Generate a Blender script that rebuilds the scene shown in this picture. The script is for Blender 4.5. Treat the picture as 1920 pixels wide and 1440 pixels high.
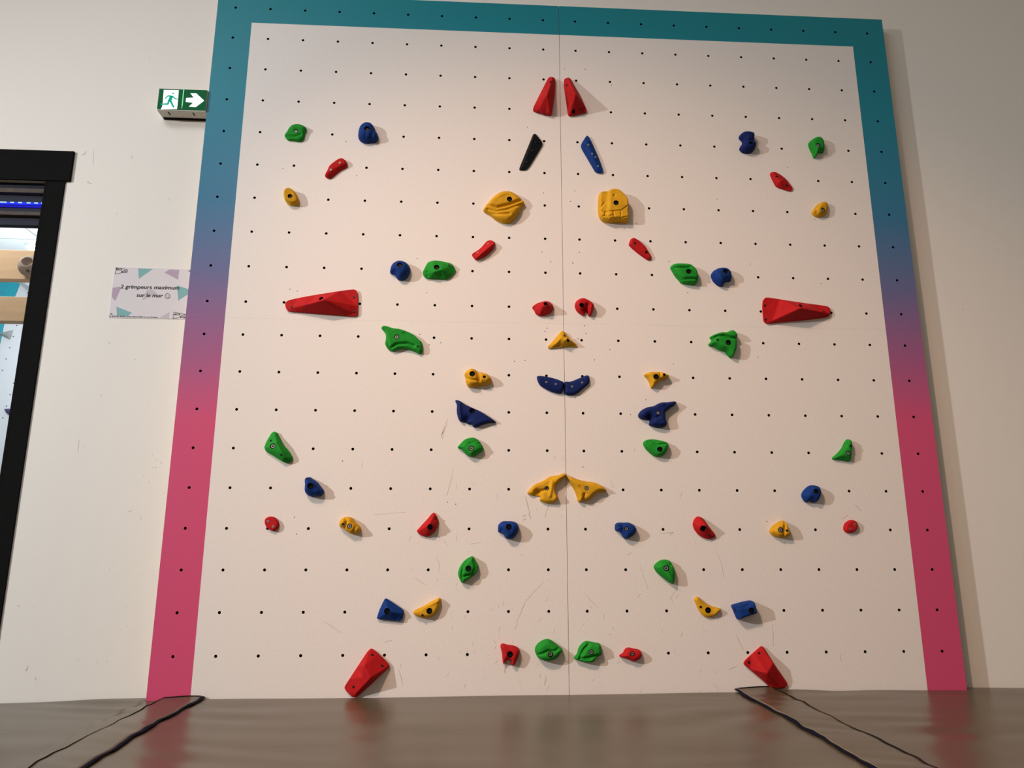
import bpy, bmesh, math, random
import numpy as np
from mathutils import Vector, Matrix
from mathutils.geometry import delaunay_2d_cdt

for o in list(bpy.data.objects):
    bpy.data.objects.remove(o, do_unlink=True)
S = bpy.context.scene
COL = S.collection

# ------------------------------------------------------------------ camera
F = 1378.87                       # focal length in pixels of the 1920 px wide frame
Z0 = 1.76                         # height of the horizontal joint of the board
CAM = np.array([-.3711, -2.8406, Z0 - .8964])
def _rot(ax, t):
    s, c = math.sin(t), math.cos(t)
    return {'x': np.array([[1,0,0],[0,c,-s],[0,s,c]]), 'y': np.array([[c,0,s],[0,1,0],[-s,0,c]]),
            'z': np.array([[c,-s,0],[s,c,0],[0,0,1]])}[ax]
MR = _rot('z', -.0568) @ _rot('x', .2222) @ _rot('y', -.0008)
cd = bpy.data.cameras.new('camera'); cam = bpy.data.objects.new('camera', cd); COL.objects.link(cam)
cd.sensor_width = 36; cd.lens = F/1920*36; cd.clip_start = .05; cd.clip_end = 100
m4 = Matrix.Identity(4)
for i in range(3):
    m4[i][0] = MR[i,0]; m4[i][1] = MR[i,2]; m4[i][2] = -MR[i,1]; m4[i][3] = CAM[i]
cam.matrix_world = m4
S.camera = cam
def on_y(u, v, y=0.):             # photograph pixel -> point on the upright plane at depth y
    d = MR @ np.array([(u-960)/F, 1, -(v-720)/F])
    return CAM + d*(y-CAM[1])/d[1]
def on_z(u, v, z):
    d = MR @ np.array([(u-960)/F, 1, -(v-720)/F])
    return CAM + d*(z-CAM[2])/d[2]

# ------------------------------------------------------------------ world, lamps, exposure
W = bpy.data.worlds.new('world'); S.world = W; W.use_nodes = True
bg = W.node_tree.nodes['Background']
bg.inputs[0].default_value = (1.0, .83, .66, 1); bg.inputs[1].default_value = .215
def lamp(name, loc, target, power, col, size):
    l = bpy.data.lights.new(name, 'AREA'); l.shape = 'DISK'; l.size = size; l.energy = power; l.color = col
    o = bpy.data.objects.new(name, l); COL.objects.link(o); o.location = loc
    o.rotation_euler = (Vector(target)-Vector(loc)).to_track_quat('-Z', 'Y').to_euler()
    return o
def flood(name, loc, target, inten, half, radius):     # hall floodlight: soft-edged spot
    l = bpy.data.lights.new(name, 'SPOT'); m = max(inten); l.energy = 4*math.pi*m; l.color = [c/m for c in inten]
    l.spot_size = 2*half; l.spot_blend = 1; l.shadow_soft_size = radius
    o = bpy.data.objects.new(name, l); COL.objects.link(o); o.location = loc
    o.rotation_euler = (Vector(target)-Vector(loc)).to_track_quat('-Z', 'Y').to_euler()
    return o
flood('floodlight_side', (-6.83, -3.83, 3.25), (-.4, 0, .30), (108, 107, 106), .53, .11)
flood('floodlight_front', (-2.15, -3.4, 4.6), (.80, 0, .20), (47, 29, 19), .48, .08)
fill_light = lamp('soft_fill_light', (-2.7, -3.5, 4.8), (-.4, 0, .6), 62, (.88, .92, 1), 2.4)  # unseen soft fill, added to lighten the hold shadows
fill_light.data.shape = 'RECTANGLE'; fill_light.data.size_y = 1.2
nl = lamp('next_room_fill', (-3.7, 2.3, 2.45), (-3.3, 2.2, 0), 62, (.92, .98, 1), .9); nd = bpy.data.lights.new('next_room_fill_point', 'POINT'); nd.energy = 34; nd.color = (.92, .98, 1); nd.shadow_soft_size = .2; nl.data = nd  # unseen uplight added to brighten the next room and its ceiling
lamp('next_room_fill_near', (-3.1, .55, 3.1), (-3.1, .8, 0), 13, (1, .96, .9), .4)  # unseen, added to light the beam fronts
S.view_settings.view_transform = 'Standard'; S.view_settings.look = 'None'
S.view_settings.exposure = 0.0; S.view_settings.gamma = 1
S.view_settings.use_curve_mapping = False

# ------------------------------------------------------------------ helpers
def mesh_obj(name, verts, faces, mats, parent=None, smooth=False, loc=None, mat_idx=None, kind=None):
    me = bpy.data.meshes.new(name)
    me.from_pydata([tuple(map(float, v)) for v in verts], [], [tuple(int(i) for i in f) for f in faces])
    for m in (mats if isinstance(mats, (list, tuple)) else [mats]): me.materials.append(m)
    if mat_idx is not None: me.polygons.foreach_set('material_index', list(mat_idx))
    me.polygons.foreach_set('use_smooth', [bool(smooth)]*len(me.polygons))
    me.update()
    o = bpy.data.objects.new(name, me); COL.objects.link(o)
    if parent: o.parent = parent
    if loc is not None: o.location = tuple(map(float, loc))
    if kind: o['kind'] = kind
    return o
def empty(name, loc, label, cat, group=None):
    o = bpy.data.objects.new(name, None); COL.objects.link(o); o.location = tuple(map(float, loc))
    o.empty_display_size = .05
    o['label'] = label; o['category'] = cat
    if group: o['group'] = group
    return o
def tag(o, label, cat=None, group=None, kind=None):
    o['label'] = label
    if cat: o['category'] = cat
    if group: o['group'] = group
    if kind: o['kind'] = kind
    return o
def fix_normals(o):
    b = bmesh.new(); b.from_mesh(o.data); bmesh.ops.recalc_face_normals(b, faces=b.faces); b.to_mesh(o.data); b.free()
class MB:
    def __init__(s): s.v = []; s.f = []; s.mi = []
    def add(s, vs, fs, mi=0):
        n = len(s.v); s.v += [tuple(v) for v in vs]
        for f in fs: s.f.append(tuple(i+n for i in f)); s.mi.append(mi)
    def box(s, x0, x1, y0, y1, z0, z1, mi=0):
        s.add([(x0,y0,z0),(x1,y0,z0),(x1,y1,z0),(x0,y1,z0),(x0,y0,z1),(x1,y0,z1),(x1,y1,z1),(x0,y1,z1)],
              [(0,3,2,1),(4,5,6,7),(0,1,5,4),(1,2,6,5),(2,3,7,6),(3,0,4,7)], mi)
    def prism(s, poly, y0, y1, mi=0):      # polygon in x,z extruded along y
        n = len(poly)
        vs = [(p[0], y0, p[1]) for p in poly] + [(p[0], y1, p[1]) for p in poly]
        s.add(vs, [tuple(range(n)), tuple(range(2*n-1, n-1, -1))] + [(i, n+i, n+(i+1) % n, (i+1) % n) for i in range(n)], mi)
    def tube(s, pts, r, n=8, mi=0):
        pts = [np.array(p, float) for p in pts]; rings = []
        rs = r if hasattr(r, '__len__') else [r]*len(pts)
        for i, p in enumerate(pts):
            t = pts[min(i+1, len(pts)-1)] - pts[max(i-1, 0)]; t /= np.linalg.norm(t)
            a = np.cross(t, (0,0,1) if abs(t[2]) < .9 else (1,0,0)); a /= np.linalg.norm(a); b = np.cross(t, a)
            rings.append([p + rs[i]*(math.cos(k*2*math.pi/n)*a + math.sin(k*2*math.pi/n)*b) for k in range(n)])
        vs = [v for rg in rings for v in rg]; fs = []
        for i in range(len(pts)-1):
            for k in range(n): fs.append((i*n+k, i*n+(k+1) % n, (i+1)*n+(k+1) % n, (i+1)*n+k))
        fs.append(tuple(range(n))[::-1]); fs.append(tuple(range((len(pts)-1)*n, len(pts)*n)))
        s.add(vs, fs, mi)
    def disc(s, c, r, n=16, mi=0):         # faces -y
        s.add([(c[0]+r*math.cos(2*math.pi*k/n), c[1], c[2]+r*math.sin(2*math.pi*k/n)) for k in range(n)], [tuple(range(n))], mi)
    def build(s, name, mats, parent=None, smooth=False, loc=None, kind=None, bevel=0, fix=True):
        o = mesh_obj(name, s.v, s.f, mats, parent, smooth, loc, s.mi, kind)
        if fix: fix_normals(o)
        if bevel:
            md = o.modifiers.new('bevel', 'BEVEL'); md.width = bevel; md.segments = 2; md.limit_method = 'ANGLE'
        return o

# ------------------------------------------------------------------ materials
def new_mat(name):
    m = bpy.data.materials.new(name); m.use_nodes = True
    nt = m.node_tree; b = nt.nodes['Principled BSDF']
    return m, nt, b
def simple(name, col, rough=.5, metal=0, noise=0, nscale=40, bump=0, bscale=300, spec=.5, coat=0):
    m, nt, b = new_mat(name)
    b.inputs['Base Color'].default_value = (*col, 1); b.inputs['Roughness'].default_value = rough
    b.inputs['Metallic'].default_value = metal; b.inputs['Specular IOR Level'].default_value = spec
    if coat: b.inputs['Coat Weight'].default_value = coat; b.inputs['Coat Roughness'].default_value = .08
    if noise or bump:
        tc = nt.nodes.new('ShaderNodeTexCoord')
    if noise:
        n = nt.nodes.new('ShaderNodeTexNoise'); n.inputs['Scale'].default_value = nscale; n.inputs['Detail'].default_value = 4
        nt.links.new(tc.outputs['Object'], n.inputs['Vector'])
        r = nt.nodes.new('ShaderNodeValToRGB')
        r.color_ramp.elements[0].position = .3; r.color_ramp.elements[1].position = .7
        r.color_ramp.elements[0].color = (*[c*(1-noise) for c in col], 1)
        r.color_ramp.elements[1].color = (*[min(1, c*(1+noise)) for c in col], 1)
        nt.links.new(n.outputs['Fac'], r.inputs['Fac']); nt.links.new(r.outputs['Color'], b.inputs['Base Color'])
    if bump:
        n2 = nt.nodes.new('ShaderNodeTexNoise'); n2.inputs['Scale'].default_value = bscale; n2.inputs['Detail'].default_value = 3
        nt.links.new(tc.outputs['Object'], n2.inputs['Vector'])
        bp = nt.nodes.new('ShaderNodeBump'); bp.inputs['Strength'].default_value = bump; bp.inputs['Distance'].default_value = .002
        nt.links.new(n2.outputs['Fac'], bp.inputs['Height']); nt.links.new(bp.outputs['Normal'], b.inputs['Normal'])
    return m
def emit(name, col, st):
    m, nt, b = new_mat(name)
    b.inputs['Base Color'].default_value = (*[c*.08 for c in col], 1)
    b.inputs['Emission Color'].default_value = (*col, 1); b.inputs['Emission Strength'].default_value = st
    b.inputs['Roughness'].default_value = .5; b.inputs['Specular IOR Level'].default_value = .08
    return m
def mk_math(nt, op, a, b=None, clamp=False):
    n = nt.nodes.new('ShaderNodeMath'); n.operation = op; n.use_clamp = clamp
    for i, x in enumerate((a, b)):
        if x is None: continue
        if isinstance(x, (int, float)): n.inputs[i].default_value = x
        else: nt.links.new(x, n.inputs[i])
    return n.outputs[0]
def mk_mix(nt, fac, a, b):
    n = nt.nodes.new('ShaderNodeMix'); n.data_type = 'RGBA'
    if isinstance(fac, (int, float)): n.inputs[0].default_value = fac
    else: nt.links.new(fac, n.inputs[0])
    for i, x in ((6, a), (7, b)):
        if isinstance(x, tuple): n.inputs[i].default_value = (*x, 1)
        else: nt.links.new(x, n.inputs[i])
    return n.outputs[2]

def board_material():
    m, nt, b = new_mat('gritty_painted_plywood')
    tc = nt.nodes.new('ShaderNodeTexCoord'); sx = nt.nodes.new('ShaderNodeSeparateXYZ')
    nt.links.new(tc.outputs['Object'], sx.inputs[0])          # board objects keep the world origin
    X, Z = sx.outputs[0], sx.outputs[2]
    ax = mk_math(nt, 'ABSOLUTE', X)
    side = mk_math(nt, 'GREATER_THAN', ax, 1.3475)
    top = mk_math(nt, 'GREATER_THAN', Z, 3.106)
    border = mk_math(nt, 'MAXIMUM', side, top)
    # sprayed gradient of the border, turquoise above, pink below
    nz = nt.nodes.new('ShaderNodeTexNoise'); nz.inputs['Scale'].default_value = 3
    nt.links.new(tc.outputs['Object'], nz.inputs['Vector'])
    zz = mk_math(nt, 'ADD', Z, mk_math(nt, 'MULTIPLY', mk_math(nt, 'SUBTRACT', nz.outputs['Fac'], .5), .10))
    r = nt.nodes.new('ShaderNodeValToRGB')
    t = mk_math(nt, 'DIVIDE', mk_math(nt, 'SUBTRACT', zz, .3), 3.0)
    nt.links.new(t, r.inputs['Fac'])
    cr = r.color_ramp; cr.elements[0].position = 0; cr.elements[0].color = (.62, .075, .175, 1)
    cr.elements[1].position = 1; cr.elements[1].color = (.010, .225, .27, 1)
    def el(p, c): e = cr.elements.new(p); e.color = (*c, 1)
    el((1.36-.3)/3, (.60, .080, .185)); el((1.62-.3)/3, (.36, .105, .24)); el((1.95-.3)/3, (.135, .145, .30))
    el((2.25-.3)/3, (.040, .180, .315)); el((2.75-.3)/3, (.016, .225, .305))
    # white field with faint hue patches and scuffing
    n1 = nt.nodes.new('ShaderNodeTexNoise'); n1.inputs['Scale'].default_value = 2.2; n1.inputs['Detail'].default_value = 2
    nt.links.new(tc.outputs['Object'], n1.inputs['Vector'])
    white = mk_mix(nt, mk_math(nt, 'MULTIPLY', n1.outputs['Fac'], 1.0), (.79, .735, .705), (.79, .75, .70))
    # grime where shoes rub: low and around the middle
    g = nt.nodes.new('ShaderNodeTexNoise'); g.inputs['Scale'].default_value = 38; g.inputs['Detail'].default_value = 6; g.inputs['Roughness'].default_value = .75
    nt.links.new(tc.outputs['Object'], g.inputs['Vector'])
    g2 = nt.nodes.new('ShaderNodeTexNoise'); g2.inputs['Scale'].default_value = 5; nt.links.new(tc.outputs['Object'], g2.inputs['Vector'])
    thr = mk_math(nt, 'MULTIPLY', mk_math(nt, 'SUBTRACT', g.outputs['Fac'], .60), 6, True)
    area = mk_math(nt, 'MULTIPLY', mk_math(nt, 'SUBTRACT', g2.outputs['Fac'], .47), 6, True)
    low = mk_math(nt, 'MULTIPLY', mk_math(nt, 'SUBTRACT', 1.35, Z), 1.6, True)
    mid = mk_math(nt, 'SUBTRACT', 1.25, ax, True)
    gr = mk_math(nt, 'MULTIPLY', mk_math(nt, 'MULTIPLY', thr, area), mk_math(nt, 'MULTIPLY', low, mk_math(nt, 'MULTIPLY', mid, .7)))
    white = mk_mix(nt, gr, white, (.36, .30, .26))
    col = mk_mix(nt, border, white, r.outputs['Color'])
    # fine grit speckle of the paint
    sp = nt.nodes.new('ShaderNodeTexNoise'); sp.inputs['Scale'].default_value = 320; sp.inputs['Detail'].default_value = 2
    nt.links.new(tc.outputs['Object'], sp.inputs['Vector'])
    hs = nt.nodes.new('ShaderNodeHueSaturation'); nt.links.new(col, hs.inputs['Color'])
    nt.links.new(mk_math(nt, 'ADD', .88, mk_math(nt, 'MULTIPLY', sp.outputs['Fac'], .24)), hs.inputs['Value'])
    nt.links.new(hs.outputs['Color'], b.inputs['Base Color'])
    b.inputs['Roughness'].default_value = .40
    b.inputs['Specular IOR Level'].default_value = .24
    bp = nt.nodes.new('ShaderNodeBump'); bp.inputs['Strength'].default_value = .40; bp.inputs['Distance'].default_value = .0016
    nt.links.new(sp.outputs['Fac'], bp.inputs['Height']); nt.links.new(bp.outputs['Normal'], b.inputs['Normal'])
    return m
def wall_material():
    m, nt, b = new_mat('painted_plaster')
    tc = nt.nodes.new('ShaderNodeTexCoord')
    n = nt.nodes.new('ShaderNodeTexNoise'); n.inputs['Scale'].default_value = 1.6; n.inputs['Detail'].default_value = 3
    nt.links.new(tc.outputs['Object'], n.inputs['Vector'])
    c = mk_mix(nt, n.outputs['Fac'], (.79, .755, .71), (.80, .77, .705))
    # chips and specks
    v = nt.nodes.new('ShaderNodeTexNoise'); v.inputs['Scale'].default_value = 55; v.inputs['Detail'].default_value = 3
    nt.links.new(tc.outputs['Object'], v.inputs['Vector'])
    v2 = nt.nodes.new('ShaderNodeTexNoise'); v2.inputs['Scale'].default_value = 3.5; nt.links.new(tc.outputs['Object'], v2.inputs['Vector'])
    k = mk_math(nt, 'MULTIPLY', mk_math(nt, 'MULTIPLY', mk_math(nt, 'SUBTRACT', v.outputs['Fac'], .70), 14, True),
                mk_math(nt, 'MULTIPLY', mk_math(nt, 'SUBTRACT', v2.outputs['Fac'], .5), 6, True))
    c = mk_mix(nt, mk_math(nt, 'MULTIPLY', k, .6), c, (.45, .40, .35))
    nt.links.new(c, b.inputs['Base Color']); b.inputs['Roughness'].default_value = .6
    n2 = nt.nodes.new('ShaderNodeTexNoise'); n2.inputs['Scale'].default_value = 14; n2.inputs['Detail'].default_value = 6
    nt.links.new(tc.outputs['Object'], n2.inputs['Vector'])
    bp = nt.nodes.new('ShaderNodeBump'); bp.inputs['Strength'].default_value = .12; bp.inputs['Distance'].default_value = .006
    nt.links.new(n2.outputs['Fac'], bp.inputs['Height']); nt.links.new(bp.outputs['Normal'], b.inputs['Normal'])
    return m
def vinyl_material():
    m, nt, b = new_mat('taupe_vinyl')
    tc = nt.nodes.new('ShaderNodeTexCoord')
    n = nt.nodes.new('ShaderNodeTexNoise'); n.inputs['Scale'].default_value = 4; n.inputs['Detail'].default_value = 4
    nt.links.new(tc.outputs['Object'], n.inputs['Vector'])
    c = mk_mix(nt, n.outputs['Fac'], (.080, .059, .035), (.100, .077, .048))
    st = nt.nodes.new('ShaderNodeMapping'); st.inputs['Scale'].default_value = (3, 9, 3)
    nt.links.new(tc.outputs['Object'], st.inputs['Vector'])
    s = nt.nodes.new('ShaderNodeTexNoise'); s.inputs['Scale'].default_value = 2.5; s.inputs['Detail'].default_value = 7; s.inputs['Roughness'].default_value = .65
    nt.links.new(st.outputs[0], s.inputs['Vector'])
    sm = mk_math(nt, 'MULTIPLY', mk_math(nt, 'SUBTRACT', s.outputs['Fac'], .6), 5, True)
    c = mk_mix(nt, mk_math(nt, 'MULTIPLY', sm, .45), c, (.055, .042, .03))
    nt.links.new(c, b.inputs['Base Color']); b.inputs['Roughness'].default_value = .29
    b.inputs['Specular IOR Level'].default_value = .36
    fi = nt.nodes.new('ShaderNodeTexNoise'); fi.inputs['Scale'].default_value = 260; nt.links.new(tc.outputs['Object'], fi.inputs['Vector'])
    wr = nt.nodes.new('ShaderNodeTexNoise'); wr.inputs['Scale'].default_value = 1.6; wr.inputs['Detail'].default_value = 3
    nt.links.new(st.outputs[0], wr.inputs['Vector'])
    hsum = mk_math(nt, 'ADD', mk_math(nt, 'MULTIPLY', fi.outputs['Fac'], .04), wr.outputs['Fac'])
    bp = nt.nodes.new('ShaderNodeBump'); bp.inputs['Strength'].default_value = .10; bp.inputs['Distance'].default_value = .008
    nt.links.new(hsum, bp.inputs['Height']); nt.links.new(bp.outputs['Normal'], b.inputs['Normal'])
    return m
M_BOARD = board_material(); M_WALL = wall_material(); M_VINYL = vinyl_material()
M_EDGE = simple('bare_plywood', (.55, .42, .28), .7, noise=.15)
M_HOLE = simple('dark_steel_insert', (.018, .013, .010), .5, .3)
M_BLACK = simple('black_painted_steel', (.006, .006, .006), .8, noise=.1, spec=.06)
M_NAVY = simple('navy_slat', (.009, .012, .028), .6, spec=.2)
M_RAIL = simple('dusty_rail', (.085, .07, .058), .7, noise=.2, spec=.2)
M_FLOOR = simple('grey_floor', (.25, .24, .22), .6, noise=.1)
M_GAP_SHADE = simple('navy_lining_gap_shade', (.005, .005, .016), .8, noise=.3, spec=.08)  # navy lining together with the shadow of the open gap, as one colour
M_EDGING_SHADE = simple('black_edging_and_shade', (.008, .007, .007), .8, noise=.3, spec=.08)  # thin dark edge line, part of it shadow put into the colour
M_STEEL = simple('zinc_bolt', (.36, .36, .35), .55, .7, spec=.3)
M_BOLT = simple('black_bolt', (.012, .012, .013), .45, .4)
def resin(name, col, dark=.12, rough=.72): return simple(name, col, rough, 0, dark, 26, .25, 420, .16)
HOLD = {'red': resin('red_resin', (.44, .009, .011)), 'green': resin('green_resin', (.012, .26, .022)),
        'blue': resin('blue_resin', (.004, .034, .19)), 'navy': resin('navy_resin', (.005, .016, .105)), 'yellow': resin('yellow_resin', (.61, .32, .012), .14),
        'black': resin('shaded_blue_resin', (.004, .006, .009))}  # last one: dark blue hold turned from the light, shade in its colour

# ------------------------------------------------------------------ setting
WY = .06                                        # face of the plaster wall behind the board
JX0, JX1 = -2.137, -2.066                       # door post, inner and outer edge
HEAD = 2.36
b = MB()
b.box(JX0, 4.2, WY, WY+.14, 0, 5.2); b.box(-6.2, JX0, WY, WY+.14, HEAD, 5.2)
wall = b.build('wall_back', M_WALL); tag(wall, 'cream painted plaster wall behind the climbing board', kind='structure')
b = MB(); b.box(-6.2, 4.2, -3.6, 4.4, -.05, 0)
tag(b.build('floor', M_FLOOR), 'grey floor under the mats and through the doorway', kind='structure')

# doorway: black header box and post
door = bpy.data.objects.new('door_1', None); COL.objects.link(door); door.location = (JX0, WY, 0)
tag(door, 'black steel doorway frame with shutter box at the left', kind='structure')
b = MB(); b.box(-6.0+2.137, -2.045+2.137, -.010, .0, 2.356, 2.494); b.build('header_box', M_BLACK, door, bevel=.003)
b = MB(); b.box(0, JX1-JX0, -.006, .0, 0, 2.356); b.box(-.010, .001, -.006, .14, 0, 2.356); b.build('door_post', M_BLACK, door, bevel=.002)

# dark shutter just behind the header
yS = .085
zS = lambda v: on_y(40, v, yS)[2]
sh = empty('roller_shutter', (-3.2, yS, zS(422)), 'dark navy roller shutter slats with dusty rails under the black header', 'shutter')
def sbox(name, v0, v1, mat, d0=0, d1=.03):
    b = MB(); b.box(-1.9, 1.05, d0, d1, zS(v1)-zS(422), zS(v0)-zS(422)); return b.build(name, mat, sh, bevel=.002)
sbox('slat', 325, 356, M_NAVY); sbox('slat', 366, 398.5, M_NAVY); sbox('slat', 408, 422.5, M_NAVY)
sbox('rail', 357, 365, M_RAIL, -.02); sbox('rail', 400, 407, M_RAIL, -.02)
led = empty('led_strip', (-3.2, yS-.012, zS(383)), 'blue glowing light strip across the dark shutter slats', 'light strip')
b = MB(); b.box(-1.9, 1.055, 0, .011, -.004, .004); b.build('strip_body', emit('blue_led', (.02, .03, .9), 1.0), led)
b = MB(); b.box(-1.9, 1.055, .004, .011, -.015, -.010); b.build('led_reflection', emit('blue_led_reflection', (.01, .01, .55), .9), led)  # reflection of the strip, put in as a glowing bar below it
M_DIODE = emit('white_led', (.45, .8, 1), 1.0)
for u in (3, 9, 23, 38, 54, 68, 81):
    p = on_y(u, 382, yS-.012); b = MB(); b.box(-.007, .007, -.004, 0, -.0012, .0025)
    b.build('diode', M_DIODE, led, loc=(p[0]+3.2, 0, 0))

# ------------------------------------------------------------------ the room through the doorway
ZC = 3.2; YF = 3.6
M_TILE = simple('white_ceiling_tile', (.80, .86, .88), .7, noise=.02)
M_TBAR = simple('ceiling_grid_bar', (.42, .47, .50), .5)
M_FARW = simple('white_far_board', (.80, .83, .88), .6)
ceil = MB(); ceil.box(-6.2, -1.6, WY+.14, YF+.4, ZC+.02, ZC+.06)
ceil = ceil.build('ceiling', M_TBAR); tag(ceil, 'white tiled ceiling of the next room through the doorway', kind='structure')
tb = MB(); tb.box(-.295, .295, -.295, .295, 0, .018); tile = None
for i in range(7):
    for j in range(6):
        loc = (-5.8+i*.6, .55+j*.6, ZC)
        if tile is None: tile = tb.build('ceiling_tile', M_TILE, ceil, loc=loc)
        else:
            t = tile.copy(); COL.objects.link(t); t.location = loc
p = on_z(70, 463, ZC-.012)
dl = empty('ceiling_downlight', (p[0], p[1], ZC-.03), 'bright ceiling lamp just visible past the black door post', 'lamp')
b = MB()
for k in range(20): pass
ring = [(math.cos(2*math.pi*k/20), math.sin(2*math.pi*k/20)) for k in range(20)]
vs = [(.085*c, .085*s, .03) for c, s in ring]+[(.085*c, .085*s, .0) for c, s in ring]+[(.07*c, .07*s, 0) for c, s in ring]+[(.07*c, .07*s, .01) for c, s in ring]
fs = [(q*20+k, q*20+(k+1) % 20, (q+1)*20+(k+1) % 20, (q+1)*20+k) for q in range(3) for k in range(20)]
b.add(vs, fs); b.build('trim_ring', M_TILE, dl)
b = MB(); b.add([(.07*c, .07*s, .008) for c, s in ring], [tuple(range(20))]); b.build('lens', emit('lamp_lens', (1, .97, .9), 14), dl)
b = MB(); b.box(-6.2, -1.6, YF, YF+.1, 0, ZC+.06); b.box(-6.2, -6.1, WY+.14, YF, 0, ZC+.06); b.box(-1.7, -1.6, WY+.14, YF, 0, ZC+.06)
tag(b.build('wall_far', M_FARW), 'white walls of the next room', kind='structure')

def far_board_mat(name, col):
    m, nt, bs = new_mat(name)
    tc = nt.nodes.new('ShaderNodeTexCoord'); mp = nt.nodes.new('ShaderNodeMapping')
    mp.inputs['Rotation'].default_value = (0, math.radians(-7), 0); mp.inputs['Scale'].default_value = (1/.125, 1, 1/.1)
    nt.links.new(tc.outputs['Object'], mp.inputs['Vector'])
    fr = nt.nodes.new('ShaderNodeVectorMath'); fr.operation = 'FRACTION'; nt.links.new(mp.outputs[0], fr.inputs[0])
    sx = nt.nodes.new('ShaderNodeSeparateXYZ'); nt.links.new(fr.outputs[0], sx.inputs[0])
    dx = mk_math(nt, 'MULTIPLY', mk_math(nt, 'SUBTRACT', sx.outputs[0], .5), .125); dz = mk_math(nt, 'MULTIPLY', mk_math(nt, 'SUBTRACT', sx.outputs[2], .5), .1)
    d = mk_math(nt, 'SQRT', mk_math(nt, 'ADD', mk_math(nt, 'MULTIPLY', dx, dx), mk_math(nt, 'MULTIPLY', dz, dz)))
    k = mk_math(nt, 'LESS_THAN', d, .0058)
    nt.links.new(mk_mix(nt, k, col, (.12, .12, .12)), bs.inputs['Base Color']); bs.inputs['Roughness'].default_value = .6
    return m
yB = 3.45
def far_poly(name, px, y, d, mat, label, cat):
    pts = [on_y(u, v, y) for u, v in px]; c = np.mean(pts, 0); c[1] = y
    b = MB(); b.prism([(q[0]-c[0], q[2]-c[2]) for q in pts], 0, d)
    return tag(b.build(name, mat, loc=c, bevel=.003), label, cat)
far_poly('far_climbing_panel', [(42,480),(38,531),(8,606),(0,645),(-25,760),(-40,1100),(160,1150),(160,480)], yB, .05,
         far_board_mat('white_far_panel', (.80, .84, .90)), 'white climbing panel with dotted holes in the next room', 'climbing panel')
far_poly('far_climbing_panel', [(41,480),(37,531),(7,606),(-1,645),(-26,760),(-41,1100),(-260,1100),(-260,480)], yB, .05,
         far_board_mat('turquoise_far_panel', (.03, .42, .55)), 'turquoise climbing panel in the next room', 'climbing panel')
far_poly('panel_batten', [(33,529),(41,531),(60,545),(58,551)], yB-.05, .05, simple('grey_batten', (.42,.44,.46), .6), 'grey slanted edge strip on the white far panel', 'strip')
# wooden beams
def wood_mat():
    m, nt, bs = new_mat('pine_beam')
    tc = nt.nodes.new('ShaderNodeTexCoord'); mp = nt.nodes.new('ShaderNodeMapping'); mp.inputs['Scale'].default_value = (1.2, 8, 14)
    nt.links.new(tc.outputs['Object'], mp.inputs['Vector'])
    n = nt.nodes.new('ShaderNodeTexNoise'); n.inputs['Scale'].default_value = 3; n.inputs['Detail'].default_value = 6; n.inputs['Distortion'].default_value = .6
    nt.links.new(mp.outputs[0], n.inputs['Vector'])
    c = mk_mix(nt, n.outputs['Fac'], (.56, .37, .21), (.72, .53, .35))
    v = nt.nodes.new('ShaderNodeTexVoronoi'); v.inputs['Scale'].default_value = 5; nt.links.new(tc.outputs['Object'], v.inputs['Vector'])
    kn = mk_math(nt, 'LESS_THAN', v.outputs['Distance'], .06)
    nt.links.new(mk_mix(nt, mk_math(nt, 'MULTIPLY', kn, .7), c, (.25, .12, .05)), bs.inputs['Base Color']); bs.inputs['Roughness'].default_value = .6
    return m
M_WOOD = wood_mat(); yW = .95
def beam(v0, v1, label):
    z1, z0 = on_y(35, v0, yW)[2], on_y(35, v1, yW)[2]
    b = MB(); b.box(-1.6, 1.05, 0, .05, 0, z1-z0)
    return tag(b.build('wooden_beam', M_WOOD, loc=(-3.3, yW, z0), bevel=.004), label, 'beam', 'pine beams in the next room')
beam(468.5, 524, 'upper pine beam carrying a round grey hold in the next room')
beam(556, 603, 'lower pine beam below the round hold in the next room')
# round pocketed hold on the upper beam
c = on_y(58, 500, yW-.03)
bm = bmesh.new(); bmesh.ops.create_icosphere(bm, subdivisions=5, radius=.057)
tow = Vector(CAM-c).normalized()
def pocket(u, v, r, depth):
    q = Vector(on_y(u, v, c[1]-.045)-c)
    for vt in bm.verts:
        d = (vt.co.normalized()*.057 - q.normalized()*.057).length
        if d < r*1.5: vt.co -= q.normalized()*depth*max(0, 1-(d/(r*1.25))**4) if d < r*1.25 else Vector((0,0,0))
pocket(51, 491, .021, .035); pocket(49.5, 510, .008, .014)
for vt in bm.verts:
    if vt.co.y > .029: vt.co.y = .029
    vt.co.x *= 1.05
me = bpy.data.meshes.new('round_hold'); bm.to_mesh(me); bm.free(); me.polygons.foreach_set('use_smooth', [True]*len(me.polygons))
me.materials.append(resin('beige_resin', (.44, .36, .31), .1)); o = bpy.data.objects.new('climbing_hold', me); COL.objects.link(o); o.location = tuple(c)
tag(o, 'round beige-grey pocket hold on the upper pine beam', 'climbing hold')

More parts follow.
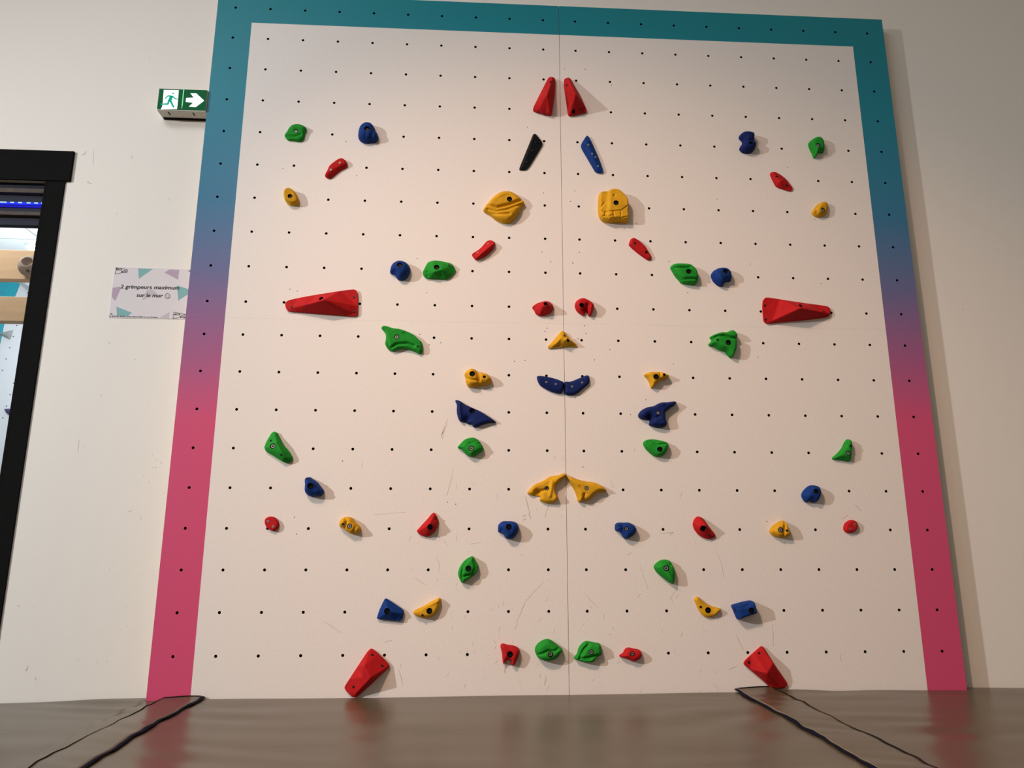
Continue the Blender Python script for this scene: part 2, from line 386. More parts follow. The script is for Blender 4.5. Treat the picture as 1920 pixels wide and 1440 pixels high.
# ------------------------------------------------------------------ the climbing board
BX, BT, BB = 1.5, 3.2555, .255
GX, GZ, R_H = .003, .0068, .0057
board = empty('climbing_board', (0, 0, 0), 'large white climbing board with turquoise to pink painted border and rows of holes', 'climbing wall')
ROWS = [Z0+(10.5-r)*.15-(GZ if r <= 10 else -GZ) for r in range(1, 21)]
COLS = [(c-10.5)*.15+(GX if c <= 10 else -GX) for c in range(1, 21)]
ZM = dict(t=(940,120,6.545), a=(500,200,7.2), b=(1340,220,7.2), c=(860,340,5.0526), d=(700,470,6.857), e=(1230,470,6.857),
          f=(510,520,9.6), g=(1410,530,9.6), h=(960,540,6.545), i=(840,670,7.2), j=(1180,670,7.2), k=(480,790,6.545),
          l=(1430,800,6.545), m=(970,870,10.105), n=(770,940,8.727), o=(1140,950,8.727), p=(630,1100,6.545), q=(1290,1100,6.545), r=(920,1180,6.4))
def zpix(k, u, v): a = ZM[k]; return a[0]+u/a[2], a[1]+v/a[2]
def zpt(k, u, v, y=0.): return on_y(*zpix(k, u, v), y)
NAIL = dict(t=[(776,60),(1030,66),(320,775),(1352,258)], a=[(1072,470),(217,834),(1214,930)], b=[(985,677),(36,1104),(1352,1375)],
            c=[(805,110),(1100,90),(1060,190),(1685,403),(1570,447),(787,668),(1143,673),(872,763),(1080,768),(1083,780)],
            d=[(562,103),(684,540),(720,1210),(867,1185),(595,1078)], e=[(168,140),(1210,172),(1262,434),(405,542),(1310,1370)],
            f=[(322,213),(455,245)], g=[(40,33),(1243,17)], h=[(432,493),(405,532),(890,463),(908,558),(810,622),(1200,757),(33,900),(160,888),(1012,882),(775,1348)],
            j=[(597,90),(223,573),(18,772)], k=[(472,1177),(498,1384),(1062,487)], l=[(52,1165)], m=[(1243,60)], n=[(600,13),(738,47),(465,587)])
nails = [tuple(zpt(k, *q)[[0, 2]]) for k, L in NAIL.items() for q in L]
def make_panel(x0, x1, z0, z1):
    gap = .0008
    if x0 > -1.4: x0 += gap
    else: x1 -= gap
    if z0 > 1: z0 += gap*.12
    else: z1 -= gap*.12
    holes = [(x, z, R_H, 12) for x in COLS for z in ROWS if x0 < x < x1 and z0+.01 < z < z1]
    holes += [(x, z, .0021, 6) for x, z in nails if x0+.004 < x < x1-.004 and z0+.004 < z < z1-.004 and min(math.hypot(x-a, z-c_) for a, c_, r, n in holes) > .012]
    pts = [(x0, z0), (x1, z0), (x1, z1), (x0, z1)]; edges = [(0,1),(1,2),(2,3),(3,0)]; loops = []
    for x, z, r, n in holes:
        s = len(pts); loops.append(list(range(s, s+n)))
        for k in range(n): pts.append((x+r*math.cos(2*math.pi*k/n), z+r*math.sin(2*math.pi*k/n)))
        edges += [(s+k, s+(k+1) % n) for k in range(n)]
    V, E, Fc, _, _, _ = delaunay_2d_cdt([Vector(p) for p in pts], edges, [], 1, 1e-7)
    owner = {}
    for li, lp in enumerate(loops):
        for i in lp: owner[i] = li
    faces = [tuple(f) for f in Fc if not (owner.get(f[0], -1) >= 0 and all(owner.get(i, -2) == owner.get(f[0]) for i in f))]
    verts = [(p[0], 0, p[1]) for p in V]
    mi = [0]*len(faces); n = len(verts)
    verts += [(x0, .018, z0), (x1, .018, z0), (x1, .018, z1), (x0, .018, z1)]
    for k in range(4): faces.append((k, (k+1) % 4, n+(k+1) % 4, n+k)); mi.append(1)
    faces.append((n, n+1, n+2, n+3)); mi.append(1)
    o = mesh_obj('panel', verts, faces, [M_BOARD, M_EDGE], board, mat_idx=mi); fix_normals(o)
    b = MB()
    for (x, z, r, nn) in holes:
        dep = .0165 if r > .004 else .005
        vs = [(x+r*math.cos(2*math.pi*k/nn), y, z+r*math.sin(2*math.pi*k/nn)) for y in (.0006, dep) for k in range(nn)]
        b.add(vs, [(k, (k+1) % nn, nn+(k+1) % nn, nn+k) for k in range(nn)]+[tuple(range(nn, 2*nn))])
    b.build('threaded_inserts', M_HOLE, o, kind='stuff', fix=False)
    return o
panels = [make_panel(-BX, 0, Z0, BT), make_panel(0, BX, Z0, BT), make_panel(-BX, 0, BB, Z0), make_panel(0, BX, BB, Z0)]
for x in (-1.47, -.75, 0, .75, 1.47):
    b = MB(); b.box(x-.022, x+.022, .0182, WY-.0008, BB, BT-.045); b.build('batten', M_EDGE, board)
b = MB(); b.box(-1.495, 1.495, .0182, WY-.0008, BT-.044, BT-.002); b.build('batten', M_EDGE, board)
# rubbed shoe scuffs on the lower panels (thin rubber streaks lying on the paint)
rnd = random.Random(4)
M_SCUFF = simple('rubber_scuff', (.58, .52, .47), .8, noise=.35, nscale=300)
def streak(b, px, w, y=-.0004):
    P = [on_y(u, v, y) for u, v in px]
    fine = []
    for a, c_ in zip(P[:-1], P[1:]):
        for t in np.linspace(0, 1, 5)[:-1]: fine.append(a+(c_-a)*t+np.array([rnd.gauss(0, .0008), 0, rnd.gauss(0, .0008)]))
    fine.append(P[-1]); L = []
    for i, p in enumerate(fine):
        t = fine[min(i+1, len(fine)-1)]-fine[max(i-1, 0)]; t /= np.linalg.norm(t)+1e-9
        k = w*(.25+.75*math.sin(math.pi*(i+.3)/(len(fine)+.3)))*rnd.uniform(.5, 1.2)/2
        L.append((p+np.array([-t[2], 0, t[0]])*k, p-np.array([-t[2], 0, t[0]])*k))
    vs = [q for pr in L for q in pr]
    b.add(vs, [(2*i, 2*i+1, 2*i+3, 2*i+2) for i in range(len(L)-1)])
SC = {2: [([(840,784),(834,805),(829,823)], .002), ([(836,790),(832,806),(826,822)], .002), ([(833,800),(828,818)], .003), ([(1020,1090),(985,1128),(972,1158),(965,1182)], .0022), ([(816,1042),(824,1058),(822,1072)], .0022),
          ([(985,930),(991,955),(995,972)], .005), ([(950,1238),(946,1262)], .008), ([(968,1225),(978,1250)], .003), ([(777,1083),(800,1097)], .002),
          ([(980,968),(986,966)], .004), ([(979,975),(987,973)], .004), ([(832,1012),(838,1022)], .002), ([(606,1165),(640,1186)], .002), ([(748,1255),(755,1285)], .002),
          ([(720,1205),(735,1200)], .002), ([(1024,1268),(1021,1285)], .004), ([(1057,1240),(1067,1241)], .004), ([(850,880),(838,930)], .0015), ([(1030,940),(1022,970)], .002),
          ([(700,965),(760,960)], .0012), ([(880,1020),(905,1018)], .0015)],
      3: [([(1262,998),(1256,1004)], .004), ([(1238,1001),(1262,998)], .002), ([(1340,1030),(1352,1055),(1358,1085)], .0018), ([(1367,1256),(1382,1248)], .0028),
          ([(1448,1170),(1450,1195),(1449,1212)], .0025), ([(1380,1190),(1388,1208),(1395,1220)], .0025), ([(1575,1226),(1578,1242)], .0016), ([(1177,1040),(1183,1036)], .002),
          ([(1255,1125),(1270,1100)], .0015), ([(1095,1110),(1120,1140)], .0012), ([(1200,1060),(1215,1105)], .0012), ([(1602,945),(1614,957)], .003), ([(1578,974),(1590,966)], .002), ([(1145,900),(1150,915)], .002)]}
for pi, L in SC.items():
    b = MB()
    for px, w in L: streak(b, px, w)
    for _ in range(60 if pi == 2 else 40):
        u = rnd.gauss(940 if pi == 2 else 1230, 130); v = 1300-abs(rnd.gauss(0, 190)); 
        if (pi == 2 and not 560 < u < 1055) or (pi == 3 and not 1080 < u < 1650) or v > 1295: continue
        a = rnd.gauss(math.pi/2, .5); l = rnd.uniform(4, 13)
        streak(b, [(u, v), (u+l*math.cos(a), min(1298, v+l*math.sin(a)))], rnd.uniform(.0006, .0016))
    b.build('scuff_marks', M_SCUFF, panels[pi], kind='stuff', fix=False)

b = MB()
for px, w in [([(161,283),(159,288),(153,291)], .005), ([(176,281),(174,297),(175,312)], .002), ([(246,291),(249,298)], .0025), ([(314,371),(318,376)], .003), ([(163,341),(172,345)], .006),
              ([(148,825),(146,847)], .002), ([(52,1248),(49,1258)], .006), ([(65,1270),(68,1276)], .005), ([(203,640),(205,644)], .003), ([(252,676),(255,672)], .002),
              ([(240,960),(247,957)], .002), ([(262,965),(264,975)], .0015), ([(305,866),(300,869)], .0015)]+[([(u, v), (u+2, v+2)], .0022) for u, v in ((285,852),(293,861),(291,875),(285,876),(278,903),(299,897),(268,890),(306,923),(199,1238),(180,1240),(147,1236),(188,740),(276,757))]:
    streak(b, px, w, WY-.0004)
b.build('scuff_marks', simple('wall_scuff', (.60, .56, .50), .8, noise=.4, nscale=300), wall, kind='stuff', fix=False)

# ------------------------------------------------------------------ climbing holds
def catmull(P, sub=4):
    P = np.array(P, float); n = len(P); out = []
    for i in range(n):
        a, b_, c_, d = P[i-1], P[i], P[(i+1) % n], P[(i+2) % n]
        for k in range(sub):
            t = k/sub
            out.append(.5*((2*b_)+(-a+c_)*t+(2*a-5*b_+4*c_-d)*t*t+(-a+3*b_-3*c_+d)*t**3))
    return np.array(out)
def chaikin(P, ratio=.16, it=2):
    P = np.array(P, float)
    for _ in range(it):
        Q = np.roll(P, -1, 0); P = np.stack([P+(Q-P)*ratio, Q-(Q-P)*ratio], 1).reshape(-1, 2)
    return P
def resample(P, step):
    Q = np.vstack([P, P[:1]]); L = np.r_[0, np.cumsum(np.linalg.norm(np.diff(Q, axis=0), axis=1))]
    n = max(16, int(L[-1]/step)); t = np.linspace(0, L[-1], n, endpoint=False)
    return np.stack([np.interp(t, L, Q[:, 0]), np.interp(t, L, Q[:, 1])], 1)
def seg_dist(P, A, B):
    d = B-A; L = max(1e-12, (d*d).sum()); t = np.clip(((P-A)@d)/L, 0, 1)
    return np.linalg.norm(P-(A+t[:, None]*d), axis=1)
def poly_dist(P, O):
    D = np.full(len(P), 1e9)
    for i in range(len(O)): D = np.minimum(D, seg_dist(P, O[i], O[(i+1) % len(O)]))
    return D
def inside(P, O):
    x, y = P[:, 0], P[:, 1]; r = np.zeros(len(P), bool); n = len(O)
    for i in range(n):
        x0, y0 = O[i]; x1, y1 = O[(i+1) % n]
        c_ = (y0 > y) != (y1 > y)
        r ^= c_ & (x < (x1-x0)*(y-y0)/(y1-y0+1e-15)+x0)
    return r
def chordal(T, K, P):              # piecewise linear interpolation over triangles
    H = np.full(len(P), np.nan)
    for a, b_, c_ in T:
        A, B, C_ = K[a, :2], K[b_, :2], K[c_, :2]
        det = (B[0]-A[0])*(C_[1]-A[1])-(C_[0]-A[0])*(B[1]-A[1])
        if abs(det) < 1e-12: continue
        w1 = ((P[:, 0]-A[0])*(C_[1]-A[1])-(C_[0]-A[0])*(P[:, 1]-A[1]))/det
        w2 = ((B[0]-A[0])*(P[:, 1]-A[1])-(P[:, 0]-A[0])*(B[1]-A[1]))/det
        k = (w1 > -1e-4) & (w2 > -1e-4) & (w1+w2 < 1.0002)
        H[k] = K[a, 2]+w1[k]*(K[b_, 2]-K[a, 2])+w2[k]*(K[c_, 2]-K[a, 2])
    return H
HOLD_N = [0]
def hold(color, label, zk, outline, h, dr=.02, feats=(), ridges=(), bolts=(), screws=(), mode='c', edge=.005, res=.0026):
    HOLD_N[0] += 1
    if ridges:
        if 'wedge' not in label: ridges = [[(u, v, hh*.80) for u, v, hh in ln] for ln in ridges]; h *= .80
    else: h *= .70; dr *= .82
    rs = np.random.RandomState(HOLD_N[0])
    yo = -.30*h
    tx = lambda u, v, yy=yo: zpt(zk, u, v, yy)[[0, 2]]
    O = np.array([tx(*q) for q in outline])
    cen = O.mean(0)
    O = catmull(O) if mode == 'c' else chaikin(O)
    step = res
    O = resample(O, step)
    # feature centres sit on the raised surface: shift them for the viewing angle
    tf = lambda u, v: zpt(zk, u, v, -.8*h)[[0, 2]]
    circ = []
    for bt in bolts:
        c_ = tf(bt[0], bt[1]); circ.append((c_, bt[3] if len(bt) > 3 else .0112, bt[2]))
    mn, mx = O.min(0), O.max(0); g = step
    xs = np.arange(mn[0], mx[0], g); zs = np.arange(mn[1], mx[1], g*.866)
    G = np.array([(x+(g/2 if j % 2 else 0), z) for j, z in enumerate(zs) for x in xs])
    G = G[inside(G, O)]; G = G[poly_dist(G, O) > g*.55]
    for c_, r, k in circ: G = G[np.linalg.norm(G-c_, axis=1) > r+g*.45]
    pts = [tuple(p) for p in O]; n0 = len(pts); edges = [(i, (i+1) % n0) for i in range(n0)]; loops = []
    for c_, r, k in circ:
        s = len(pts); loops.append((s, 16))
        pts += [(c_[0]+r*math.cos(2*math.pi*q/16), c_[1]+r*math.sin(2*math.pi*q/16)) for q in range(16)]
        edges += [(s+q, s+(q+1) % 16) for q in range(16)]
    pts += [tuple(p) for p in G]
    V, E, Fc, _, _, _ = delaunay_2d_cdt([Vector(p) for p in pts], edges, [], 1, 1e-8)
    V = np.array([tuple(v) for v in V])
    # heights
    D = poly_dist(V, O)
    if ridges:
        K = [list(p)+[edge] for p in resample(O, .012)]; nb = len(K); ce = [(i, (i+1) % nb) for i in range(nb)]
        for line in ridges:
            s = len(K)
            for u, v, hh in line: K.append([*zpt(zk, u, v, -.8*hh)[[0, 2]], hh])
            ce += [(s+i, s+i+1) for i in range(len(line)-1)]
        kv, ke, kf, ov, _, _ = delaunay_2d_cdt([Vector(q[:2]) for q in K], ce, [], 1, 1e-8)
        KK = np.array([[*kv[i], K[ov[i][0]][2] if len(ov[i]) else edge] for i in range(len(kv))])
        tris = [f for f in kf if len(f) == 3]
        Hh = chordal(tris, KK, V); Hh = np.where(np.isnan(Hh), edge, Hh)
        prof = 1.
    else:
        t = np.clip(D/dr, 0, 1); prof = np.sqrt(1-(1-t)**2)
        Hh = np.full(len(V), h-edge)
    add = np.zeros(len(V))
    for ft in feats:
        if ft[0] == 'g':
            c_ = tf(ft[1], ft[2]); add += ft[4]*np.exp(-((V-c_)**2).sum(1)/(2*ft[3]**2))
        elif ft[0] == 'l':
            dd = np.full(len(V), 1e9); L = [tf(*q) for q in ft[1]]
            for a, b_ in zip(L[:-1], L[1:]): dd = np.minimum(dd, seg_dist(V, a, b_))
            add += ft[3]*np.exp(-dd**2/(2*ft[2]**2))
        elif ft[0] == 's':            # step: one side of a line is lower
            a, b_ = tf(*ft[1]), tf(*ft[2]); nrm = np.array([-(b_-a)[1], (b_-a)[0]]); nrm /= np.linalg.norm(nrm)
            add += ft[4]*(1/(1+np.exp(-((V-a)@nrm)/ft[3])))
        elif ft[0] == 't':            # tilt: linear slope towards a pixel direction
            a, b_ = tf(*ft[1]), tf(*ft[2]); d = b_-a; L2 = (d*d).sum()
            add += ft[3]*(((V-a)@d)/L2)
    if ridges: Hh = Hh + add*np.clip(D/.006, 0, 1)
    else: Hh = edge+(Hh+add)*prof
    Hh = np.maximum(Hh, edge*.8)
    # soften
    nbr = [[] for _ in V]
    for f in Fc:
        for i in range(len(f)): nbr[f[i]].append(f[(i+1) % len(f)]); nbr[f[(i+1) % len(f)]].append(f[i])
    for _ in range(2 if ridges else 1):
        Hh = np.array([Hh[i] if i < n0 else .5*Hh[i]+.5*np.mean(Hh[nbr[i]]) for i in range(len(V))])
    own = {}
    for li, (s, n) in enumerate(loops):
        for q in range(n): own[s+q] = li
    faces = [tuple(f) for f in Fc if not (f[0] in own and all(own.get(i, -1) == own[f[0]] for i in f)) and len(f) == 3]
    ctr = V[np.array(faces)].mean(1); keep = inside(ctr, O); faces = [f for f, k in zip(faces, keep) if k]
    root = empty('climbing_hold', (cen[0], 0, cen[1]), label, 'climbing hold', ('blue' if color == 'navy' else color)+' climbing holds on the white board')
    verts = [(V[i][0]-cen[0], -Hh[i], V[i][1]-cen[1]) for i in range(len(V))]
    sk = len(verts); verts += [(p[0]-cen[0], 0., p[1]-cen[1]) for p in O]
    ob = O.mean(0)
    faces += [(i, (i+1) % n0, sk+(i+1) % n0, sk+i) for i in range(n0)]
    o = mesh_obj('grip_body', verts, faces, HOLD[color], root, smooth=True)
    b2 = bmesh.new(); b2.from_mesh(o.data)
    loose = [v for v in b2.verts if not v.link_faces]; bmesh.ops.delete(b2, geom=loose, context='VERTS')
    bmesh.ops.recalc_face_normals(b2, faces=b2.faces)
    for e_ in b2.edges:
        if len(e_.link_faces) == 2 and e_.calc_face_angle(0) > math.radians(62): e_.smooth = False
    # make sure the outside faces the room
    if sum(f.normal.y*f.calc_area() for f in b2.faces) > 0: bmesh.ops.reverse_faces(b2, faces=b2.faces)
    b2.to_mesh(o.data); b2.free()
    for (c_, r, kd), (s, n) in zip(circ, loops):
        hs = [Hh[s+q] for q in range(n)]; floor = max(.002, min(hs)-(.010 if kd == 'd' else .005))
        b = MB(); cx, cz = c_-cen
        rim = [(cx+r*math.cos(2*math.pi*q/n), -hs[q], cz+r*math.sin(2*math.pi*q/n)) for q in range(n)]
        bot = [(cx+r*math.cos(2*math.pi*q/n), -floor, cz+r*math.sin(2*math.pi*q/n)) for q in range(n)]
        b.add(rim+bot, [(q, (q+1) % n, n+(q+1) % n, n+q) for q in range(n)]+[tuple(range(n, 2*n))], 0)
        r2 = r*(.68 if kd != 'd' else .6); top = floor+.0045; mi = 1 if kd == 's' else 0
        hr = r2*.5
        ang = [2*math.pi*q/12+.2 for q in range(12)]
        vo = [(cx+r2*math.cos(a), -floor, cz+r2*math.sin(a)) for a in ang]+[(cx+r2*math.cos(a), -top, cz+r2*math.sin(a)) for a in ang]
        hx = [(hr*math.cos(2*math.pi*q/6)/1., hr*math.sin(2*math.pi*q/6)) for q in range(6)]
        h12 = [hx[q//2] if q % 2 == 0 else ((hx[q//2][0]+hx[(q//2+1) % 6][0])/2, (hx[q//2][1]+hx[(q//2+1) % 6][1])/2) for q in range(12)]
        vi = [(cx+x, -top, cz+z) for x, z in h12]+[(cx+x, -top+.003, cz+z) for x, z in h12]
        b.add(vo+vi, [(q, (q+1) % 12, 12+(q+1) % 12, 12+q) for q in range(12)]+[(12+q, 12+(q+1) % 12, 24+(q+1) % 12, 24+q) for q in range(12)]+
              [(24+q, 24+(q+1) % 12, 36+(q+1) % 12, 36+q) for q in range(12)], mi)
        b.add([(cx+x, -top+.003, cz+z) for x, z in h12], [tuple(range(12))], 0)
        b.build('bolt', [M_BOLT, M_STEEL], root, fix=True)
    for sc in screws:
        c_ = tf(sc[0], sc[1]); kd = sc[2] if len(sc) > 2 else 's'
        i = int(np.argmin(((V-c_)**2).sum(1))); hh = Hh[i]; r = .0042 if kd == 's' else .0046
        b = MB(); cx, cz = c_-cen; n = 10
        ca = [(math.cos(2*math.pi*q/n), math.sin(2*math.pi*q/n)) for q in range(n)]
        b.add([(cx+r*x, -hh+.002, cz+r*z) for x, z in ca]+[(cx+r*x, -hh-.0016, cz+r*z) for x, z in ca]+[(cx+r*.5*x, -hh-.0016, cz+r*.5*z) for x, z in ca]+[(cx+r*.5*x, -hh+.001, cz+r*.5*z) for x, z in ca],
              [(k*n+q, k*n+(q+1) % n, (k+1)*n+(q+1) % n, (k+1)*n+q) for k in range(2) for q in range(n)], 1 if kd == 's' else 0)
        b.add([(cx+r*.5*x, -hh-.0014, cz+r*.5*z) for x, z in ca], [tuple(range(n))], 0)
        b.build('screw', [M_BOLT, M_STEEL], root, fix=True)
    return root

# top of the board
hold('red', 'tall red wedge hold near the top, left of the centre joint', 't', [(580,145),(610,135),(668,150),(662,330),(642,480),(622,602),(575,602),(390,545),(400,500)], .08, mode='p', edge=.012,
     ridges=[[(630,165,.025),(560,400,.085),(600,596,.030)]], screws=[(612,182,'d')], bolts=[(468,485,'d',.0065),(548,510,'d',.0065)])
hold('red', 'tall red wedge hold near the top, right of the centre joint', 't', [(765,160),(850,147),(905,250),(975,365),(1055,545),(1045,565),(845,610),(825,590),(805,440)], .08, mode='p', edge=.012,
     ridges=[[(815,165,.025),(903,398,.088),(842,600,.02)],[(903,398,.088),(975,368,.014)]], screws=[(820,190,'d'),(985,488,'d')], bolts=[(903,512,'d',.0065)])
hold('black', 'thin blue blade-shaped hold left of the centre joint, coloured near black for shade', 't', [(402,833),(508,965),(500,1000),(318,1298),(222,1300),(222,1275),(330,1010)], .022, mode='p', edge=.006,
     ridges=[[(390,900,.024),(330,1080,.022),(250,1285,.012)]], screws=[(420,962,'d'),(375,1065,'d'),(310,1197,'d')])
hold('blue', 'thin blue blade-shaped hold speckled with chalk, right of the centre joint', 't', [(1050,876),(1085,915),(1190,1150),(1257,1337),(1160,1332),(1100,1230),(985,1035),(975,990)], .024, mode='p', edge=.010,
     ridges=[[(1050,960,.026),(1120,1120,.026),(1190,1300,.018)]], screws=[(1065,1000),(1112,1110),(1155,1145),(1185,1255)])
# upper left cluster
hold('green', 'green hold with a pointed left tip and a silver bolt, top left of the board', 'a', [(238,380),(262,345),(320,260),(400,230),(480,245),(535,290),(515,350),(500,420),(470,455),(430,462),(350,452),(290,445),(255,415)], .045, .022,
     feats=[('l',[(255,385),(370,390),(450,360)],.004,-.006),('l',[(360,270),(460,270)],.008,.006),('s',(490,450),(500,240),.003,-.012)], bolts=[(388,322,'s',.0088)])
hold('blue', 'rounded blue two-lobed hold at upper left beside the pointed green one', 'a', [(1232,370),(1255,280),(1310,232),(1360,222),(1420,235),(1460,290),(1462,325),(1495,360),(1503,420),(1470,465),(1400,470),(1370,483),(1300,472),(1245,430)], .062, .032,
     feats=[('l',[(1400,475),(1440,330)],.006,-.008),('l',[(1320,470),(1340,380)],.005,-.004)], bolts=[(1357,312,'d')])
hold('red', 'slim slanting red hold with two silver screws, upper left', 'a', [(785,932),(815,870),(850,800),(930,735),(985,705),(1035,705),(1080,745),(1090,790),(1075,815),(1000,855),(930,910),(870,960),(830,965)], .03, .014,
     feats=[('l',[(840,950),(930,870),(1060,800)],.006,-.008)], screws=[(990,765),(868,860)])
hold('yellow', 'small round yellow knob with a black bolt at the far upper left', 'a', [(232,1200),(250,1140),(300,1115),(350,1125),(395,1165),(425,1230),(437,1280),(410,1320),(350,1332),(290,1310),(245,1260)], .046, .010,
     feats=[('t',(330,1220),(430,1240),-.004)], bolts=[(320,1218,'d',.0095)])
# upper right cluster
hold('navy', 'dark blue hourglass-shaped hold at upper right', 'b', [(338,245),(370,210),(430,203),(500,215),(535,250),(533,320),(560,375),(545,425),(500,465),(440,475),(380,460),(345,420),(355,380),(380,345),(375,310),(345,280)], .06, .026,
     feats=[('l',[(380,345),(520,310)],.007,-.008)], bolts=[(485,355,'d',.009)])
hold('green', 'bright green hold with a drooping point, upper right of the board', 'b', [(1275,350),(1300,310),(1350,278),(1400,272),(1440,295),(1470,345),(1478,440),(1472,468),(1410,475),(1365,530),(1345,538),(1325,480),(1290,410)], .05, .024,
     feats=[('l',[(1350,520),(1380,430)],.005,.008)], bolts=[(1388,388,'s',.0105)])
hold('red', 'diamond-shaped red hold with two screws, upper right', 'b', [(750,760),(765,738),(815,730),(880,765),(960,825),(1020,900),(1058,950),(1045,985),(1010,992),(930,965),(870,945),(830,925),(790,850)], .032, mode='p', edge=.006,
     ridges=[[(790,765,.016),(880,870,.036),(1015,960,.012)],[(880,870,.036),(850,930,.012)],[(880,870,.036),(950,835,.014)]], screws=[(838,795,'d'),(978,908,'d')])
hold('yellow', 'small brownish-yellow shell hold at the far upper right', 'b', [(1318,1280),(1350,1225),(1400,1165),(1470,1138),(1515,1150),(1535,1195),(1525,1270),(1495,1315),(1420,1338),(1360,1325)], .05, .02,
     feats=[('l',[(1385,1295),(1375,1220),(1430,1160)],.0035,-.010),('t',(1375,1230),(1530,1230),-.012)], bolts=[(1462,1248,'s',.0095)])
# eyes and cheeks
hold('yellow', 'large yellow ridged hold left of the centre joint', 'c', [(232,270),(280,200),(350,130),(420,98),(500,103),(560,140),(590,165),(625,205),(600,240),(560,320),(490,385),(430,392),(360,365),(290,310)], .052, .03,
     feats=[('l',[(275,225),(360,250),(470,225),(590,180)],.0045,-.013),('l',[(275,260),(360,285),(450,272),(600,215)],.0035,-.009),('l',[(300,295),(370,312),(480,310)],.0035,-.008),('l',[(330,160),(470,110),(540,135)],.006,.003)], bolts=[(480,175,'d')])
hold('yellow', 'large yellow block-shaped hold with cracked stone pattern', 'c', [(1328,140),(1345,105),(1410,98),(1460,85),(1520,98),(1570,145),(1605,200),(1607,300),(1603,380),(1500,383),(1400,383),(1345,350),(1325,280)], .064, .014, res=.0017,
     feats=[('s',(1415,280),(1425,100),.0025,-.012),('l',[(1330,262),(1390,285),(1450,288),(1540,280),(1595,240)],.0014,-.006),('l',[(1390,285),(1385,315),(1345,335)],.0013,-.006),('l',[(1385,315),(1420,335),(1400,380)],.0013,-.006),
            ('l',[(1420,335),(1465,322),(1462,288)],.0013,-.006),('l',[(1465,322),(1480,350),(1530,352),(1535,285)],.0013,-.006),('l',[(1530,352),(1560,382)],.0013,-.006),('l',[(1530,352),(1602,338)],.0013,-.006),('l',[(1345,150),(1390,190),(1350,240)],.0025,-.004),('g',1472,142,.003,-.008)], bolts=[(1487,212,'d')])
hold('red', 'slanting red hold below the ridged yellow one', 'c', [(118,690),(200,640),(270,560),(310,555),(350,580),(330,640),(260,705),(180,742),(160,742)], .032, mode='p', edge=.006,
     ridges=[[(175,728,.03),(262,652,.036),(340,592,.03)]], feats=[], screws=[(280,588),(182,673)])
hold('red', 'slanting red hold below the block-shaped yellow one', 'c', [(1618,580),(1630,548),(1660,538),(1710,565),(1770,620),(1825,710),(1815,740),(1790,742),(1700,680),(1620,610)], .028, .012, screws=[(1668,590,'d')], bolts=[(1778,672,'d',.006)],
     feats=[('t',(1640,560),(1810,720),-.006)])
hold('blue', 'round blue hold with a scooped underside, left of the green faceted hold', 'd', [(213,245),(240,175),(300,137),(350,130),(420,150),(465,200),(470,260),(440,330),(390,368),(330,370),(300,345),(270,305),(220,285)], .062, .034,
     feats=[('l',[(320,220),(325,355)],.006,.004),('g',250,330,.014,-.02)], bolts=[(340,195,'d')])
hold('green', 'wide green faceted hold with a black bolt, left of centre', 'd', [(633,275),(660,220),(700,145),(780,122),(850,128),(960,150),(1010,165),(1055,230),(1050,260),(1000,320),(940,362),(850,355),(740,352),(680,348),(640,310)], .05, mode='p', edge=.010,
     ridges=[[(690,300,.022),(780,285,.050),(880,255,.050),(1020,195,.022)],[(700,230,.03),(760,165,.040),(900,175,.036)]], feats=[('l',[(685,260),(700,330)],.003,-.006)], bolts=[(815,218,'d')], screws=[(970,183,'d')])
hold('green', 'green hold with a ledge along its top, right of centre', 'e', [(190,205),(230,172),(320,167),(420,175),(480,210),(530,275),(545,370),(520,420),(480,437),(400,428),(330,410),(300,375),(250,320),(215,260)], .055, .024,
     feats=[('l',[(215,218),(300,222),(420,220)],.003,-.008),('l',[(300,368),(420,362),(535,365)],.0035,-.011),('l',[(440,215),(510,300)],.004,-.004)], bolts=[(413,275,'d')])
hold('blue', 'round blue hold notched at lower right, right of the ledged green hold', 'e', [(715,300),(745,255),(800,225),(870,218),(930,240),(970,300),(965,385),(905,395),(880,430),(865,452),(810,445),(750,395),(720,340)], .056, .032,
     feats=[('l',[(820,330),(840,440)],.007,.004)], bolts=[(885,272,'d')])
hold('red', 'long red wedge volume at the left with its wide end to the right', 'f', [(222,440),(290,392),(560,335),(880,280),(1300,215),(1480,198),(1522,230),(1534,320),(1532,640),(1490,677),(1350,672),(850,635),(400,597),(270,588),(235,540)], .07, mode='p', edge=.010,
     ridges=[[(350,560,.015),(640,500,.045),(940,425,.075),(960,300,.022)],[(940,425,.075),(1490,655,.012)]], bolts=[(882,378,'d',.0088)], screws=[(315,475,'d'),(1440,290,'d'),(1440,555,'d')])
hold('red', 'long red wedge volume at the right with its wide end to the left', 'g', [(225,300),(260,250),(330,252),(850,335),(1380,405),(1430,450),(1445,520),(1420,580),(1380,600),(1000,650),(400,705),(290,717),(235,670),(216,420)], .07, mode='p', edge=.010,
     ridges=[[(360,690,.015),(840,480,.075),(845,350,.022)],[(840,480,.075),(1390,560,.016)]], bolts=[(888,410,'d',.0085)], screws=[(310,345,'d'),(320,600,'d'),(1360,480,'d')])
